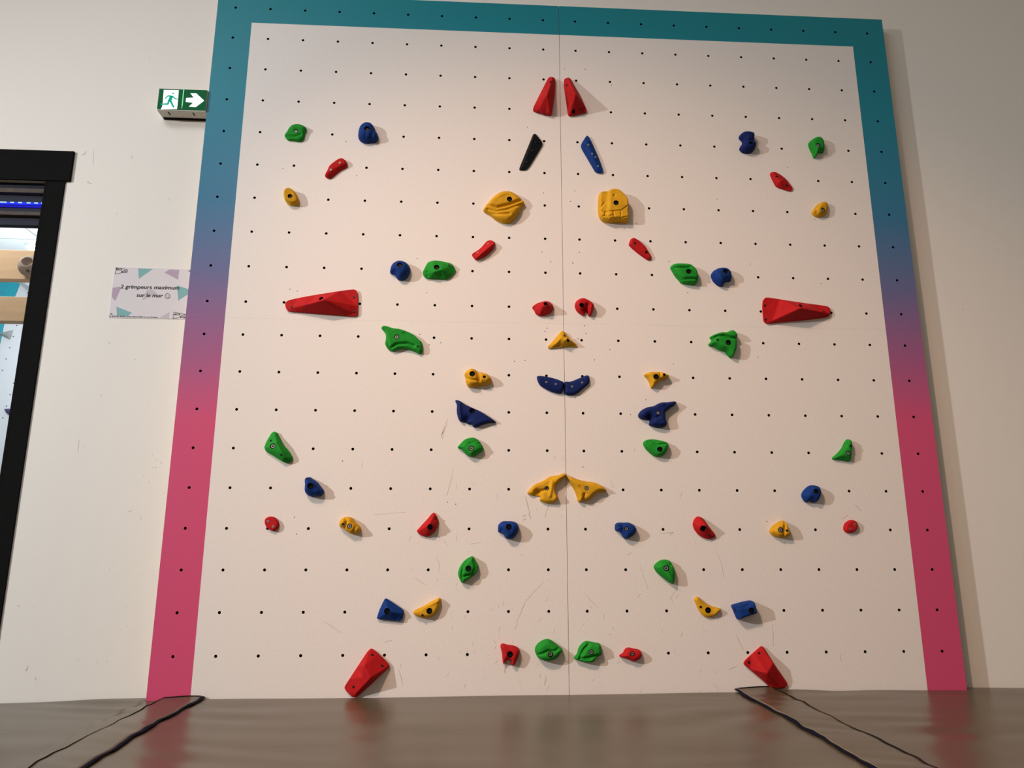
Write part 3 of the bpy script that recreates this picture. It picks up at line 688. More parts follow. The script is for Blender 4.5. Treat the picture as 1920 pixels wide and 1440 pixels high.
# middle face
hold('red', 'red hold with a pointed left tip, left of the centre joint', 'h', [(245,230),(300,185),(400,153),(460,160),(505,205),(515,250),(480,300),(420,325),(340,337),(290,305),(275,265)], .055, mode='p', edge=.008,
     ridges=[[(400,165,.03),(392,215,.058),(345,325,.022)]], feats=[('g',440,230,.014,.016)], bolts=[(410,202,'d',.0095)])
hold('red', 'red ear-shaped hold with a notch at its bottom', 'h', [(773,215),(790,160),(840,128),(900,132),(970,170),(1008,215),(1000,270),(970,335),(945,335),(925,290),(900,295),(890,330),(860,325),(800,280)], .052, .022,
     feats=[('g',905,265,.009,-.028),('l',[(905,250),(930,215)],.006,-.012)], bolts=[(852,215,'d',.0095)])
hold('yellow', 'yellow triangular hold on the centre joint like a nose', 'h', [(438,718),(520,625),(600,530),(622,518),(660,545),(720,625),(803,692),(800,712),(640,712),(540,725),(455,733)], .06, mode='p', edge=.008,
     ridges=[[(632,535,.020),(600,610,.052),(530,690,.030)],[(600,610,.052),(660,640,.062),(730,660,.036),(790,700,.012)]], feats=[('l',[(630,540),(600,600),(525,670)],.0022,-.004),('l',[(560,700),(640,690),(720,690)],.006,-.012),('g',640,620,.004,-.004)],
     bolts=[(690,637,'d',.0065)], screws=[(650,578,'d')])
hold('green', 'long green curved hold with a silver bolt at the left', 'd', [(103,995),(120,972),(165,967),(250,995),(330,1005),(430,1035),(520,1080),(580,1135),(625,1180),(635,1270),(625,1305),(590,1325),(540,1300),(450,1270),(350,1262),(270,1288),(220,1285),(180,1250),(150,1195),(160,1120),(150,1050)], .045, .018,
     feats=[('l',[(215,1255),(300,1200),(430,1190),(520,1220)],.004,-.010),('l',[(165,1080),(200,1235)],.004,-.006),('l',[(400,1060),(500,1110),(590,1190)],.0035,-.005),('t',(250,1000),(300,1250),-.006)], bolts=[(302,1112,'s',.0098)], screws=[(570,1230,'d')])
hold('green', 'green hold with an open beak to the left, right of centre', 'e', [(697,1110),(740,1080),(820,1052),(900,1050),(970,1022),(1020,1055),(1045,1100),(1035,1150),(1035,1250),(1010,1330),(985,1370),(950,1365),(915,1320),(885,1292),(820,1275),(750,1232),(695,1220),(682,1195),(722,1150)], .055, .02,
     feats=[('l',[(715,1135),(800,1092),(880,1092),(960,1122),(1042,1125)],.0038,-.014)], bolts=[(922,1187,'d')], screws=[(783,1152,'d')])
hold('yellow', 'yellow double-lobed hold left of the blue smile', 'i', [(222,230),(245,185),(310,150),(370,165),(405,200),(450,200),(530,225),(580,275),(585,320),(540,370),(450,375),(390,395),(330,405),(270,390),(240,330),(235,275)], .055, .026,
     feats=[('l',[(402,195),(415,280),(425,375)],.004,-.016),('l',[(240,275),(320,305),(395,310)],.003,-.010)], bolts=[(327,228,'d'),(490,268,'d',.006)])
hold('yellow', 'yellow bird-like hold right of the blue smile', 'j', [(203,240),(230,212),(310,195),(400,197),(480,215),(540,255),(500,290),(430,310),(370,355),(320,405),(295,405),(275,345),(240,280)], .05, .018,
     feats=[('l',[(410,200),(420,310)],.003,-.006),('l',[(240,215),(235,270)],.003,-.005)], bolts=[(355,267,'d'),(467,238,'d',.006)])
hold('navy', 'flat blue crescent hold, left half of the smile', 'h', [(308,1085),(400,1085),(500,1105),(590,1135),(637,1165),(635,1220),(610,1287),(560,1293),(490,1275),(400,1230),(335,1180)], .026, .016,
     feats=[('s',(330,1150),(620,1270),.004,.008)], screws=[(418,1163),(533,1187)])
hold('navy', 'flat navy crescent hold, right half of the smile', 'h', [(641,1160),(720,1148),(830,1105),(930,1070),(950,1120),(945,1170),(880,1230),(800,1295),(740,1315),(680,1312),(645,1290)], .026, .016,
     screws=[(733,1212),(858,1163)])
hold('navy', 'dark navy wing-shaped hold with a black bolt, left of centre', 'i', [(97,585),(120,575),(170,592),(240,640),(330,680),(430,725),(530,785),(610,840),(648,880),(560,885),(480,905),(400,940),(345,940),(320,905),(265,898),(245,875),(190,875),(145,840),(118,740),(118,640)], .034, .016,
     feats=[('l',[(150,640),(170,840)],.006,.006),('g',260,840,.01,-.014)], bolts=[(325,725,'d')])
hold('navy', 'navy dolphin-like hold with a silver bolt, right of centre', 'j', [(125,770),(170,710),(250,670),(330,655),(420,610),(510,605),(590,592),(635,600),(620,640),(550,690),(490,745),(490,820),(510,895),(480,935),(400,950),(310,930),(270,905),(280,845),(200,840),(140,815)], .048, .02,
     feats=[('g',285,810,.009,-.022),('l',[(300,840),(400,800)],.004,-.006),('l',[(360,650),(450,630)],.005,.005)], bolts=[(383,752,'s',.0085)])
hold('green', 'green almond-shaped hold with grooves above its bolt, left of centre', 'i', [(130,1215),(170,1160),(230,1105),(320,1080),(380,1095),(440,1150),(480,1240),(420,1295),(350,1340),(290,1338),(230,1295),(185,1245)], .048, .026,
     feats=[('l',[(170,1185),(250,1135),(350,1105)],.0025,-.005),('l',[(160,1200),(260,1165),(380,1130)],.0025,-.005),('l',[(250,1200),(330,1165),(420,1170)],.0025,-.004),('l',[(290,1330),(330,1270)],.006,.004)], bolts=[(312,1230,'s',.0105)])
hold('green', 'smooth green half-moon hold right of centre below the dolphin-like one', 'j', [(192,1160),(220,1120),(300,1102),(400,1115),(480,1135),(527,1165),(520,1240),(480,1310),(420,1338),(350,1335),(280,1285),(220,1225)], .052, .024,
     feats=[('l',[(255,1140),(310,1125),(390,1180),(520,1165)],.003,-.008),('s',(390,1340),(390,1150),.006,-.008)], bolts=[(408,1242,'d',.0105)])
# arms
hold('green', 'green pointed hold with two small holes at the far left', 'k', [(98,320),(130,240),(190,140),(225,122),(260,140),(300,220),(340,295),(400,360),(448,440),(435,485),(390,513),(330,500),(230,435),(120,370)], .045, mode='p', edge=.010,
     ridges=[[(228,150,.022),(262,260,.046),(330,380,.046),(375,440,.036)],[(140,320,.036),(200,360,.040),(330,470,.034)]], bolts=[(207,305,'s',.0105)], screws=[(178,235,'d'),(310,410,'d')])
hold('green', 'green shark-fin hold with a silver bolt at the far right', 'l', [(865,375),(900,345),(970,270),(1010,190),(1045,152),(1080,175),(1093,240),(1085,330),(1080,410),(1050,425),(960,410),(870,400)], .04, .018,
     feats=[('l',[(900,385),(1080,395)],.005,-.008)], bolts=[(1042,328,'s',.0098)], screws=[(1068,240,'d')])
hold('blue', 'blue pear-shaped hold at left, above the round red disc', 'k', [(595,850),(600,780),(598,710),(630,685),(665,685),(700,710),(750,745),(785,790),(830,850),(815,890),(780,920),(720,922),(660,920),(615,890)], .058, .028,
     feats=[('s',(600,860),(720,800),.005,.010)], bolts=[(675,797,'d')], screws=[(630,710,'d')])
hold('blue', 'round blue hold with a notch underneath, at the right beside the shark fin', 'l', [(487,840),(510,785),(570,728),(620,717),(680,730),(713,790),(705,860),(670,920),(630,930),(595,912),(540,928),(505,890)], .055, .03,
     feats=[('g',590,930,.008,-.02)], bolts=[(645,795,'d',.010)])
hold('yellow', 'yellow clawed hold touching the centre joint from the left', 'm', [(190,540),(250,460),(340,380),(480,320),(620,235),(760,215),(860,180),(915,180),(930,215),(880,275),(790,350),(730,410),(730,530),(775,640),(740,700),(660,735),(540,740),(440,700),(425,670),(430,610),(330,600),(240,585)], .048, .018,
     feats=[('g',390,545,.008,-.030),('l',[(440,510),(520,490)],.0035,-.010),('l',[(660,330),(640,480),(620,600)],.005,.008),('s',(690,730),(700,300),.004,-.012)], bolts=[(560,457,'s',.0085)])
hold('yellow', 'yellow manta-like hold touching the centre joint from the right', 'm', [(930,235),(1000,240),(1150,290),(1300,325),(1430,340),(1550,385),(1640,440),(1692,517),(1560,530),(1460,590),(1370,680),(1270,690),(1190,722),(1150,705),(1130,620),(1080,490),(1000,360)], .046, .02,
     feats=[('l',[(1270,580),(1255,700)],.0035,-.012),('l',[(1000,290),(1150,400)],.004,.004)], bolts=[(1308,457,'s',.0085)])
hold('red', 'flat round red disc with two screws at the far left', 'k', [(106,1245),(115,1195),(160,1170),(215,1172),(265,1210),(283,1260),(270,1310),(225,1347),(180,1338),(130,1300)], .024, .008, screws=[(153,1225),(215,1290)])
hold('yellow', 'small yellow knotted hold right of the far left red disc', 'k', [(1018,1250),(1035,1205),(1075,1180),(1120,1170),(1180,1185),(1220,1235),(1275,1290),(1283,1340),(1240,1378),(1170,1382),(1110,1350),(1060,1310),(1025,1290)], .055, .022,
     feats=[('l',[(1088,1175),(1112,1230),(1085,1315)],.0028,-.012),('l',[(1190,1375),(1240,1260)],.003,-.008)], bolts=[(1152,1287,'s',.0098)], screws=[(1070,1262,'d')])
hold('red', 'red half-moon hold leaning left, left of the blue kidney hold', 'n', [(90,485),(160,410),(270,290),(350,195),(385,180),(430,240),(457,330),(440,420),(390,500),(320,560),(240,582),(160,555)], .05, mode='p', edge=.008,
     ridges=[[(130,490,.018),(310,365,.054),(385,225,.022)]], feats=[('g',350,450,.018,.012)], bolts=[(318,423,'d',.010)], screws=[(395,268,'d')])
hold('blue', 'blue kidney-shaped hold with a dimple at its lower left', 'n', [(1430,440),(1440,380),(1500,328),(1580,322),(1690,330),(1750,370),(1773,440),(1750,520),(1690,600),(1620,617),(1560,605),(1525,550),(1480,520),(1435,500)], .06, .03,
     feats=[('g',1480,475,.006,-.020),('l',[(1560,430),(1580,600)],.006,.004)], bolts=[(1605,420,'d')])
hold('blue', 'blue hold with a narrow left lobe and silver bolt', 'o', [(120,350),(125,290),(165,260),(260,260),(340,258),(420,295),(468,360),(455,430),(400,485),(320,525),(270,520),(240,475),(200,420),(130,390)], .056, .028,
     feats=[('l',[(240,270),(250,470)],.006,-.006)], bolts=[(303,360,'s',.0088)], screws=[(183,312,'d')])
hold('red', 'red half-moon hold leaning right, right of centre', 'o', [(1396,290),(1415,215),(1465,155),(1530,170),(1590,220),(1640,300),(1710,390),(1773,470),(1740,512),(1650,532),(1570,510),(1480,450),(1420,370)], .05, mode='p', edge=.008,
     ridges=[[(1500,175,.024),(1590,310,.054),(1700,470,.024)]], feats=[('g',1500,330,.02,.008)], bolts=[(1553,357,'d',.0105)], screws=[(1668,468,'d')])
hold('yellow', 'small yellow rock-like hold at the right, left of the red knob', 'l', [(92,1285),(120,1230),(180,1180),(240,1152),(275,1165),(310,1230),(335,1310),(325,1345),(270,1358),(190,1358),(130,1335)], .05, .02,
     feats=[('l',[(140,1230),(150,1300),(185,1345)],.0025,-.008),('l',[(272,1165),(255,1355)],.0028,-.010)], bolts=[(212,1268,'s',.0105)], screws=[(288,1275,'d')])
hold('red', 'small round red knob with two screws at the far right', 'l', [(995,1240),(1010,1190),(1060,1150),(1110,1145),(1155,1175),(1165,1225),(1140,1280),(1080,1305),(1030,1300),(1000,1270)], .026, .013, screws=[(1127,1200),(1068,1255)])
# lower rows
hold('green', 'green leaf-shaped hold with raised rim, lower left of centre', 'n', [(775,1180),(800,1080),(870,980),(950,920),(1015,900),(1060,960),(1107,1050),(1100,1120),(1060,1190),(980,1250),(900,1310),(865,1335),(830,1325),(790,1250)], .05, .018,
     feats=[('l',[(960,930),(860,1060),(835,1180),(845,1310)],.0028,-.009),('l',[(1040,970),(1065,1080),(1010,1190),(880,1230)],.0035,-.011)], bolts=[(945,1100,'d')])
hold('green', 'green teardrop hold pointing down, lower right of centre', 'o', [(755,985),(790,930),(860,878),(940,865),(1010,885),(1060,950),(1095,1050),(1098,1130),(1080,1250),(1050,1262),(1000,1235),(900,1160),(800,1070)], .048, .024,
     feats=[('l',[(800,950),(850,925),(950,905),(1030,960)],.0035,-.011),('l',[(970,1060),(1040,1220)],.006,.005)], bolts=[(948,1007,'s',.0112)])
hold('blue', 'blue four-sided faceted hold at lower left', 'p', [(500,388),(530,290),(595,152),(613,142),(700,200),(833,290),(825,340),(806,424),(700,417),(600,404),(508,397)], .045, mode='p', edge=.012,
     ridges=[[(608,165,.02),(640,300,.052),(520,385,.016)],[(640,300,.052),(810,330,.028)]], bolts=[(628,300,'d')])
hold('yellow', 'yellow slice-shaped hold beside the blue faceted one, lower left', 'p', [(948,310),(970,285),(1060,245),(1150,195),(1240,145),(1272,138),(1286,170),(1270,250),(1220,340),(1150,375),(1060,382),(990,365),(955,335)], .036, .018,
     feats=[('l',[(1060,255),(1250,170)],.004,.006)], bolts=[(1147,297,'d')], screws=[(1062,350,'d')])
hold('yellow', 'yellow banana-shaped hold at lower right', 'q', [(80,160),(105,122),(140,140),(200,190),(270,230),(350,255),(400,268),(380,310),(340,350),(270,378),(210,368),(160,325),(120,260),(100,210)], .034, .018,
     feats=[('s',(330,370),(350,250),.004,-.008)], bolts=[(250,290,'d')], screws=[(160,250,'d')])
hold('blue', 'blue brick-shaped hold at lower right', 'q', [(538,235),(550,222),(680,185),(770,168),(800,180),(832,310),(820,335),(720,365),(620,405),(605,395),(570,310)], .058, .014, mode='p', edge=.012,
     feats=[('l',[(600,250),(690,238),(775,200)],.0035,-.006),('t',(560,300),(820,250),.006)], bolts=[(765,292,'d')], screws=[(592,290,'d')])
hold('red', 'red tooth-shaped hold with two prongs at the bottom', 'r', [(118,215),(125,180),(155,172),(200,185),(290,200),(340,235),(350,270),(330,340),(290,420),(265,438),(245,420),(240,385),(220,372),(185,380),(165,408),(148,410),(140,350),(135,280)], .044, .02,
     feats=[('g',205,385,.008,-.014)], bolts=[(230,298,'d')])
hold('green', 'green cap-shaped hold at the bottom, left of the centre joint', 'r', [(532,240),(560,180),(620,135),(685,117),(740,140),(800,185),(863,240),(840,290),(790,350),(720,380),(640,378),(580,350),(545,300)], .048, .026,
     feats=[('l',[(555,312),(640,282),(690,255),(760,262),(835,215)],.0028,-.009),('s',(840,240),(550,330),.005,.006)], bolts=[(715,298,'s',.0105)])
hold('green', 'green shell-shaped hold with deep grooves at the bottom, right of the centre joint', 'r', [(1005,335),(1040,290),(1060,220),(1110,160),(1155,142),(1230,155),(1305,170),(1325,210),(1337,300),(1290,330),(1230,395),(1140,398),(1060,380),(1010,355)], .048, .02,
     feats=[('l',[(1180,175),(1115,245),(1070,340)],.004,-.012),('l',[(1075,355),(1200,335),(1325,302)],.0032,-.010),('l',[(1100,375),(1200,360)],.0025,-.006)], bolts=[(1202,270,'s',.0095)])
hold('red', 'small red knobbly hold with a silver bolt, bottom right of centre', 'r', [(1550,310),(1590,285),(1610,245),(1650,220),(1720,232),(1780,245),(1815,285),(1805,340),(1760,375),(1700,387),(1640,358),(1560,335)], .042, .022, bolts=[(1698,292,'s',.0088)])
hold('red', 'red wedge volume leaning on the mat at lower left', 'p', [(98,1232),(230,1030),(380,800),(420,763),(460,780),(560,870),(652,965),(648,1000),(560,1080),(400,1230),(250,1360),(195,1364),(105,1268)], .06, mode='p', edge=.010,
     ridges=[[(235,1325,.016),(330,1100,.040),(350,960,.050),(390,830,.020)],[(330,1100,.040),(430,1120,.056),(620,1000,.018)],[(350,960,.050),(430,1120,.056),(235,1325,.016)]], screws=[(432,855,'d'),(553,987,'d'),(200,1247,'d')])
hold('red', 'red wedge volume leaning on the mat at lower right', 'q', [(698,940),(720,905),(900,745),(920,733),(945,755),(1080,970),(1227,1180),(1230,1210),(1190,1257),(1040,1257),(960,1180),(830,1070),(705,965)], .055, mode='p', edge=.010,
     ridges=[[(850,1060,.020),(955,1058,.060),(1035,930,.040),(930,770,.016)],[(955,1058,.060),(1130,1235,.018)],[(1035,930,.040),(1190,1190,.014)]], screws=[(910,830,'d'),(790,945,'d')])


# ------------------------------------------------------------------ exit sign
yE = -.010
SU = lambda u, v, y=yE: on_y(280+u/16, 150+v/16, y)
sx0, sx1, sz0, sz1 = -1.703, -1.5015, 2.664, 2.762
sign = empty('exit_sign', ((sx0+sx1)/2, WY, sz0), 'green lit exit sign with running figure and arrow beside the board', 'exit sign')
so = np.array([(sx0+sx1)/2, WY, sz0])
M_HOUS = simple('sign_housing', (.62, .60, .55), .5, noise=.05)
b = MB(); b.box(sx0-so[0], sx1-so[0], yE+.004-WY, -.001, -.002, sz1-sz0+.003); b.build('housing', M_HOUS, sign, bevel=.003)
b = MB(); b.box(sx0-so[0]+.006, sx1-so[0]-.002, -.012-.001, -.001, -.0058, -.0025); b.build('mounting_rail', M_BLACK, sign)
for u in (620, 1360):
    q = SU(u, 940, yE+.03)-so; b = MB(); b.box(q[0]-.002, q[0]+.002, yE+.015-WY, yE+.035-WY, -.0035, -.0015); b.build('clip_slot', M_BLACK, sign)
gf = .0025
M_GREEN = emit('lit_green', (.002, .085, .026), 1.0); M_LITW = emit('lit_white', (.90, 1, .95), 1.25); M_FIG = emit('lit_figure_green', (.0, .42, .28), .85)
b = MB(); b.box(sx0-so[0]+gf, sx1-so[0]-gf, yE-WY, yE+.004-WY, .003, sz1-sz0-.001); b.build('green_panel', M_GREEN, sign)
def sp(pl, y, name, mat):
    P = [SU(*q, y=yE-.0004) for q in pl]; b = MB(); b.prism([(q[0]-so[0], q[2]-so[2]) for q in P], y-WY-so[1]+so[1], y-WY+.0006); return b.build(name, mat, sign)
sp([(435,298),(882,308),(858,640),(828,872),(345,880),(388,790),(402,690)], yE-.0008, 'door_symbol', M_LITW)
sp([(1230,400),(1410,400),(1645,620),(1390,815),(1185,800),(1310,685),(1090,655),(1105,540),(1335,530)], yE-.0008, 'arrow_symbol', M_LITW)
sp([(1018,292),(1045,292),(1000,770),(972,770)], yE-.0008, 'divider_line', emit('lit_divider', (.3, .9, .4), .9))
b = MB()
for u, v in ((980, 785), (978, 832)):
    q = SU(u, v)-so; b.box(q[0]-.0016, q[0]+.0016, yE-.0012-WY, yE-WY, q[2]-.0014, q[2]+.0014)
b.build('indicator_light', emit('lit_indicator', (.5, 1, .3), 1), sign)
b = MB(); yF = yE-.0014
def bar(p0, p1, w0, w1=None):
    w1 = w1 or w0; a, c_ = np.array(p0, float), np.array(p1, float); t = c_-a; t /= np.linalg.norm(t); nn = np.array([-t[1], t[0]])
    pl = [a+nn*w0/2, c_+nn*w1/2, c_-nn*w1/2, a-nn*w0/2]
    P = [SU(*q, y=yE-.0004) for q in pl]; b.prism([(q[0]-so[0], q[2]-so[2]) for q in P], yF-WY, yF-WY+.0006)
q = SU(716, 405)-so; b.prism([(q[0]+.0036*math.cos(2*math.pi*k/16), q[2]+.0036*math.sin(2*math.pi*k/16)) for k in range(16)], yF-WY, yF-WY+.0006)
bar((675,480), (605,635), 100, 90); bar((560,480), (700,490), 34); bar((562,474), (478,555), 30); bar((700,490), (785,568), 34); bar((780,568), (862,575), 28)
bar((630,620), (735,825), 62, 46); bar((590,610), (560,725), 62, 46); bar((575,722), (335,730), 50, 30)
b.build('running_figure', M_FIG, sign, fix=True)

# ------------------------------------------------------------------ laminated notice
po = np.array([-1.67, WY, 1.876])
poster = empty('wall_notice', po, 'laminated notice with teal and mauve triangles reading 2 grimpeurs maximum', 'notice')
yp = WY-.0022
PU = lambda u, v: on_y(200+u/12, 490+v/12, yp)
M_PAPER = simple('laminated_paper', (.74, .70, .73), .22, coat=.6)
corners = [(185,125),(1890,180),(1800,1300),(45,1265)]
b = MB(); P = [PU(*q) for q in corners]; b.prism([(q[0]-po[0], q[2]-po[2]) for q in P], yp-WY, -.0004); b.build('sheet', M_PAPER, poster)
M_TEAL = simple('print_teal', (.22, .45, .46), .25, coat=.5); M_MAUVE = simple('print_mauve', (.47, .37, .47), .25, coat=.5); M_GREY = simple('print_grey', (.55, .52, .58), .25, coat=.5)
M_INK = simple('print_black', (.015, .015, .018), .35)
def ink(pl, mat, name='printed_triangle', dy=.0003):
    P = [PU(*q) for q in pl]; b = MB(); b.prism([(q[0]-po[0], q[2]-po[2]) for q in P], yp-WY-dy, yp-WY+.0001); return b.build(name, mat, poster)
ink([(708,160),(1035,172),(725,388)], M_TEAL); ink([(1300,250),(1420,182),(1630,192),(1605,415)], M_MAUVE); ink([(135,595),(300,570),(310,620),(190,888),(110,800)], M_MAUVE)
ink([(1580,540),(1835,625),(1830,740),(1610,880)], M_TEAL); ink([(218,1020),(565,1155),(470,1230),(232,1225)], M_TEAL); ink([(1180,1270),(1405,1145),(1400,1285)], M_GREY)
ink([(905,640),(1040,640),(1130,730),(830,855),(800,860)], M_GREY)
def text(s, u, v, size_px, name, width_px, shear=0, off=0., rot=0., bold=False):
    cu = bpy.data.curves.new(name, 'FONT'); cu.body = s; cu.size = 1; cu.shear = shear; cu.offset = off; cu.resolution_u = 3
    t = bpy.data.objects.new(name, cu); COL.objects.link(t)
    dg = bpy.context.evaluated_depsgraph_get(); dg.update()
    me = bpy.data.meshes.new_from_object(t.evaluated_get(dg)); bpy.data.objects.remove(t, do_unlink=True)
    xs = [vt.co.x for vt in me.vertices]; w = max(xs)-min(xs)
    P0 = PU(u, v); P1 = PU(u+width_px, v); k = np.linalg.norm(P1-P0)/w; kz = np.linalg.norm(PU(u, v)-PU(u, v-size_px))
    x0 = min(xs)
    for vt in me.vertices:
        x, y = (vt.co.x-x0)*k, vt.co.y*kz
        vt.co = (x*math.cos(rot)-y*math.sin(rot), 0, x*math.sin(rot)+y*math.cos(rot))
    if bold:                          # heavier strokes: three overlaid impressions
        bb = bmesh.new(); bb.from_mesh(me); base = bb.verts[:]+bb.edges[:]+bb.faces[:]
        for dx, dz in ((.0009, 0), (.00045, .0007)):
            dup = bmesh.ops.duplicate(bb, geom=base)['geom']
            bmesh.ops.translate(bb, vec=(dx, -.00004*(1+dz*1000), dz), verts=[g for g in dup if isinstance(g, bmesh.types.BMVert)])
        bb.to_mesh(me); bb.free()
    me.materials.clear(); me.materials.append(M_INK)
    o = bpy.data.objects.new(name, me); COL.objects.link(o); o.parent = poster; o.location = (P0[0]-po[0], yp-WY-.0005, P0[2]-po[2])
    return o
text('2 grimpeurs maximum', 305, 608, 118, 'lettering', 1325, .10, .006, -.003, True)
text('sur le mur', 668, 800, 118, 'lettering', 590, .10, .006, -.003, True)
text("La direction décline toute responsabilité en cas d'accident", 52, 1243, 44, 'lettering', 1100, .15, .01, -.01)
text('ARCA', 190, 203, 62, 'logo_lettering', 150, .3, .03); text('BLOC', 320, 258, 62, 'logo_lettering', 155, .3, .03)
text('ARCA', 1480, 1210, 55, 'logo_lettering', 170, .3, .03); text('BLOC', 1635, 1268, 55, 'logo_lettering', 145, .3, .03)
def line(pts, w, name, mat=M_INK):
    b = MB()
    for p0, p1 in zip(pts[:-1], pts[1:]):
        a, c_ = np.array(p0, float), np.array(p1, float); t = c_-a; t /= np.linalg.norm(t); nn = np.array([-t[1], t[0]])*w/2
        P = [PU(*q) for q in (a+nn, c_+nn, c_-nn, a-nn)]; b.prism([(q[0]-po[0], q[2]-po[2]) for q in P], yp-WY-.0005, yp-WY)
    return b.build(name, mat, poster)
for ox, oy in ((0, 0), (1300, 1005)):
    line([(200+ox,140+oy),(360+ox,165+oy),(480+ox,195+oy),(370+ox,212+oy)], 10, 'logo_outline'); line([(215+ox,215+oy),(185+ox,285+oy),(320+ox,262+oy)], 8, 'logo_outline')
c0 = (1370, 783); rr = 58
line([(c0[0]+rr*math.cos(2*math.pi*k/24), c0[1]+rr*math.sin(2*math.pi*k/24)) for k in range(25)], 9, 'smiley')
line([(1345,770),(1345,786)], 14, 'smiley'); line([(1393,770),(1393,786)], 14, 'smiley'); line([(1338,803),(1352,812),(1370,815),(1388,812),(1402,803)], 7, 'smiley')
for u, v in ((1862, 215), (98, 1180), (1740, 1265), (215, 150)):
    q = PU(u, v)-po; b = MB(); n = 10
    ca = [(math.cos(2*math.pi*k/n), math.sin(2*math.pi*k/n)) for k in range(n)]
    b.add([(q[0]+.0034*x, yp-WY, q[2]+.0034*z) for x, z in ca]+[(q[0]+.0026*x, yp-WY-.0025, q[2]+.0026*z) for x, z in ca], [(k, (k+1) % n, n+(k+1) % n, n+k) for k in range(n)]+[tuple(range(n, 2*n))])
    b.build('screw', simple('dull_screw', (.25, .24, .22), .4, .8), poster)

# small holds in the next room
def far_hold(px, apex, y, h, color, label):
    P = [on_y(u, v, y) for u, v in px]; c_ = np.mean(P, 0); A = on_y(*apex, y-h); n = len(P)
    ring2 = [np.array(p)+(A-np.array(p))*.45+np.array([0, -h*.35, 0]) for p in P]
    vs = [p-c_ for p in P]+[p-c_ for p in ring2]+[A-c_]
    fs = [(k, (k+1) % n, n+(k+1) % n, n+k) for k in range(n)]+[(n+k, n+(k+1) % n, 2*n) for k in range(n)]
    o = mesh_obj('climbing_hold', vs, fs, color, smooth=False, loc=c_); fix_normals(o)
    md = o.modifiers.new('soft', 'BEVEL'); md.width = .006; md.segments = 2
    return tag(o, label, 'climbing hold')
far_hold([(-6,624),(5,623),(25,619),(22,630),(19,637),(8,632)], (14,628), yB, .05, resin('grey_resin', (.40,.42,.43)), 'grey pointed hold on the far white panel in the next room')
far_hold([(7,767),(16,766),(27,768),(24,775),(19,780),(12,774)], (19,771), yB, .05, resin('purple_resin', (.09,.07,.20)), 'small purple hold on the far white panel, beside the black post')


# ------------------------------------------------------------------ mats
XL, XR = -1.368, .686            # joints between the mats
rw = np.random.RandomState(7)
WAVES = [(rw.uniform(.5, 2.2), rw.uniform(2.5, 9), rw.uniform(0, 6.28), rw.uniform(.2, 1)) for _ in range(10)]
def mat_top(x, y):
    z = np.interp(x, [-4.2, -2.03, -1.31, -.7, 0., .62, .82, 1.77, 4.2], [.327, .333, .350, .351, .352, .357, .364, .350, .346])
    yc = np.interp(x, [-2.5, -1.4, -.7, 0, .6, 1.5], [-.50, -.44, -.42, -.36, -.34, -.42])
    f = np.logaddexp(0, (yc-y)/.02)*.02                   # foam sags away from the wall past a soft crease
    z = z-.020*(1-np.exp(-f*1.3))
    for a, c_, ph, am in WAVES: z = z+.0005*am*np.sin(a*3*x+c_*4*y+ph)
    for xs_, s in ((XL, 1), (XR, -1)):                    # gathers that run into the joints
        d = np.abs(x-xs_); k = np.exp(-(d/.34)**2)*np.clip((d-.07)/.22, 0, 1)
        z = z+k*.0075*np.sin(34*y+7*s*(x-xs_)+2.5*np.sin(6*y+1.3*s+4*x))*(.5+.5*np.sin(11*y+s+3*x))
    return z
def make_mat(x0, x1, label):
    root = empty('crash_mat', ((x0+x1)/2, -1.6, 0), label, 'crash mat', 'taupe crash mats in front of the board')
    xs = [x for x in np.arange(x0, x1+.001, .02)]; xs[-1] = x1
    for e in (-1.5012, 1.5012):
        if x0 < e < x1: xs = sorted([x for x in xs if abs(x-e) > .004]+[e-.0008, e+.0008])
    t = np.linspace(0, 1, 110)**1.6
    vs = []; fs = []; nx, ny = len(xs), len(t)
    for x in xs:
        yb = -.0016 if abs(x) < 1.5012 else WY-.002
        ys = yb+(-3.4-yb)*t
        zz = mat_top(x, ys)-.010*np.exp(-((ys-yb)/.006)**2)
        for y, z in zip(ys, zz): vs.append((x-(x0+x1)/2, y+1.6, z))
    for i in range(nx-1):
        for j in range(ny-1): fs.append((i*ny+j, i*ny+j+1, (i+1)*ny+j+1, (i+1)*ny+j))
    n = len(vs)
    per = [i*ny for i in range(nx)]+[(nx-1)*ny+j for j in range(1, ny)]+[i*ny+ny-1 for i in range(nx-2, -1, -1)]+[j for j in range(ny-2, 0, -1)]
    vs += [(vs[k][0], vs[k][1], .0) for k in per]; m = len(per)
    fs += [(per[k], per[(k+1) % m], n+(k+1) % m, n+k) for k in range(m)]
    o = mesh_obj('vinyl_cover', vs, fs, M_VINYL, root, smooth=True); fix_normals(o)
    o.data.polygons.foreach_set('use_smooth', [True]*((nx-1)*(ny-1))+[False]*m)
    return root
make_mat(-4.0, XL-.001, 'taupe vinyl crash mat at the left, in front of the cream wall')
make_mat(XL+.001, XR-.001, 'taupe vinyl crash mat in the middle under the centre joint')
make_mat(XR+.001, 3.6, 'taupe vinyl crash mat at the right end of the board')
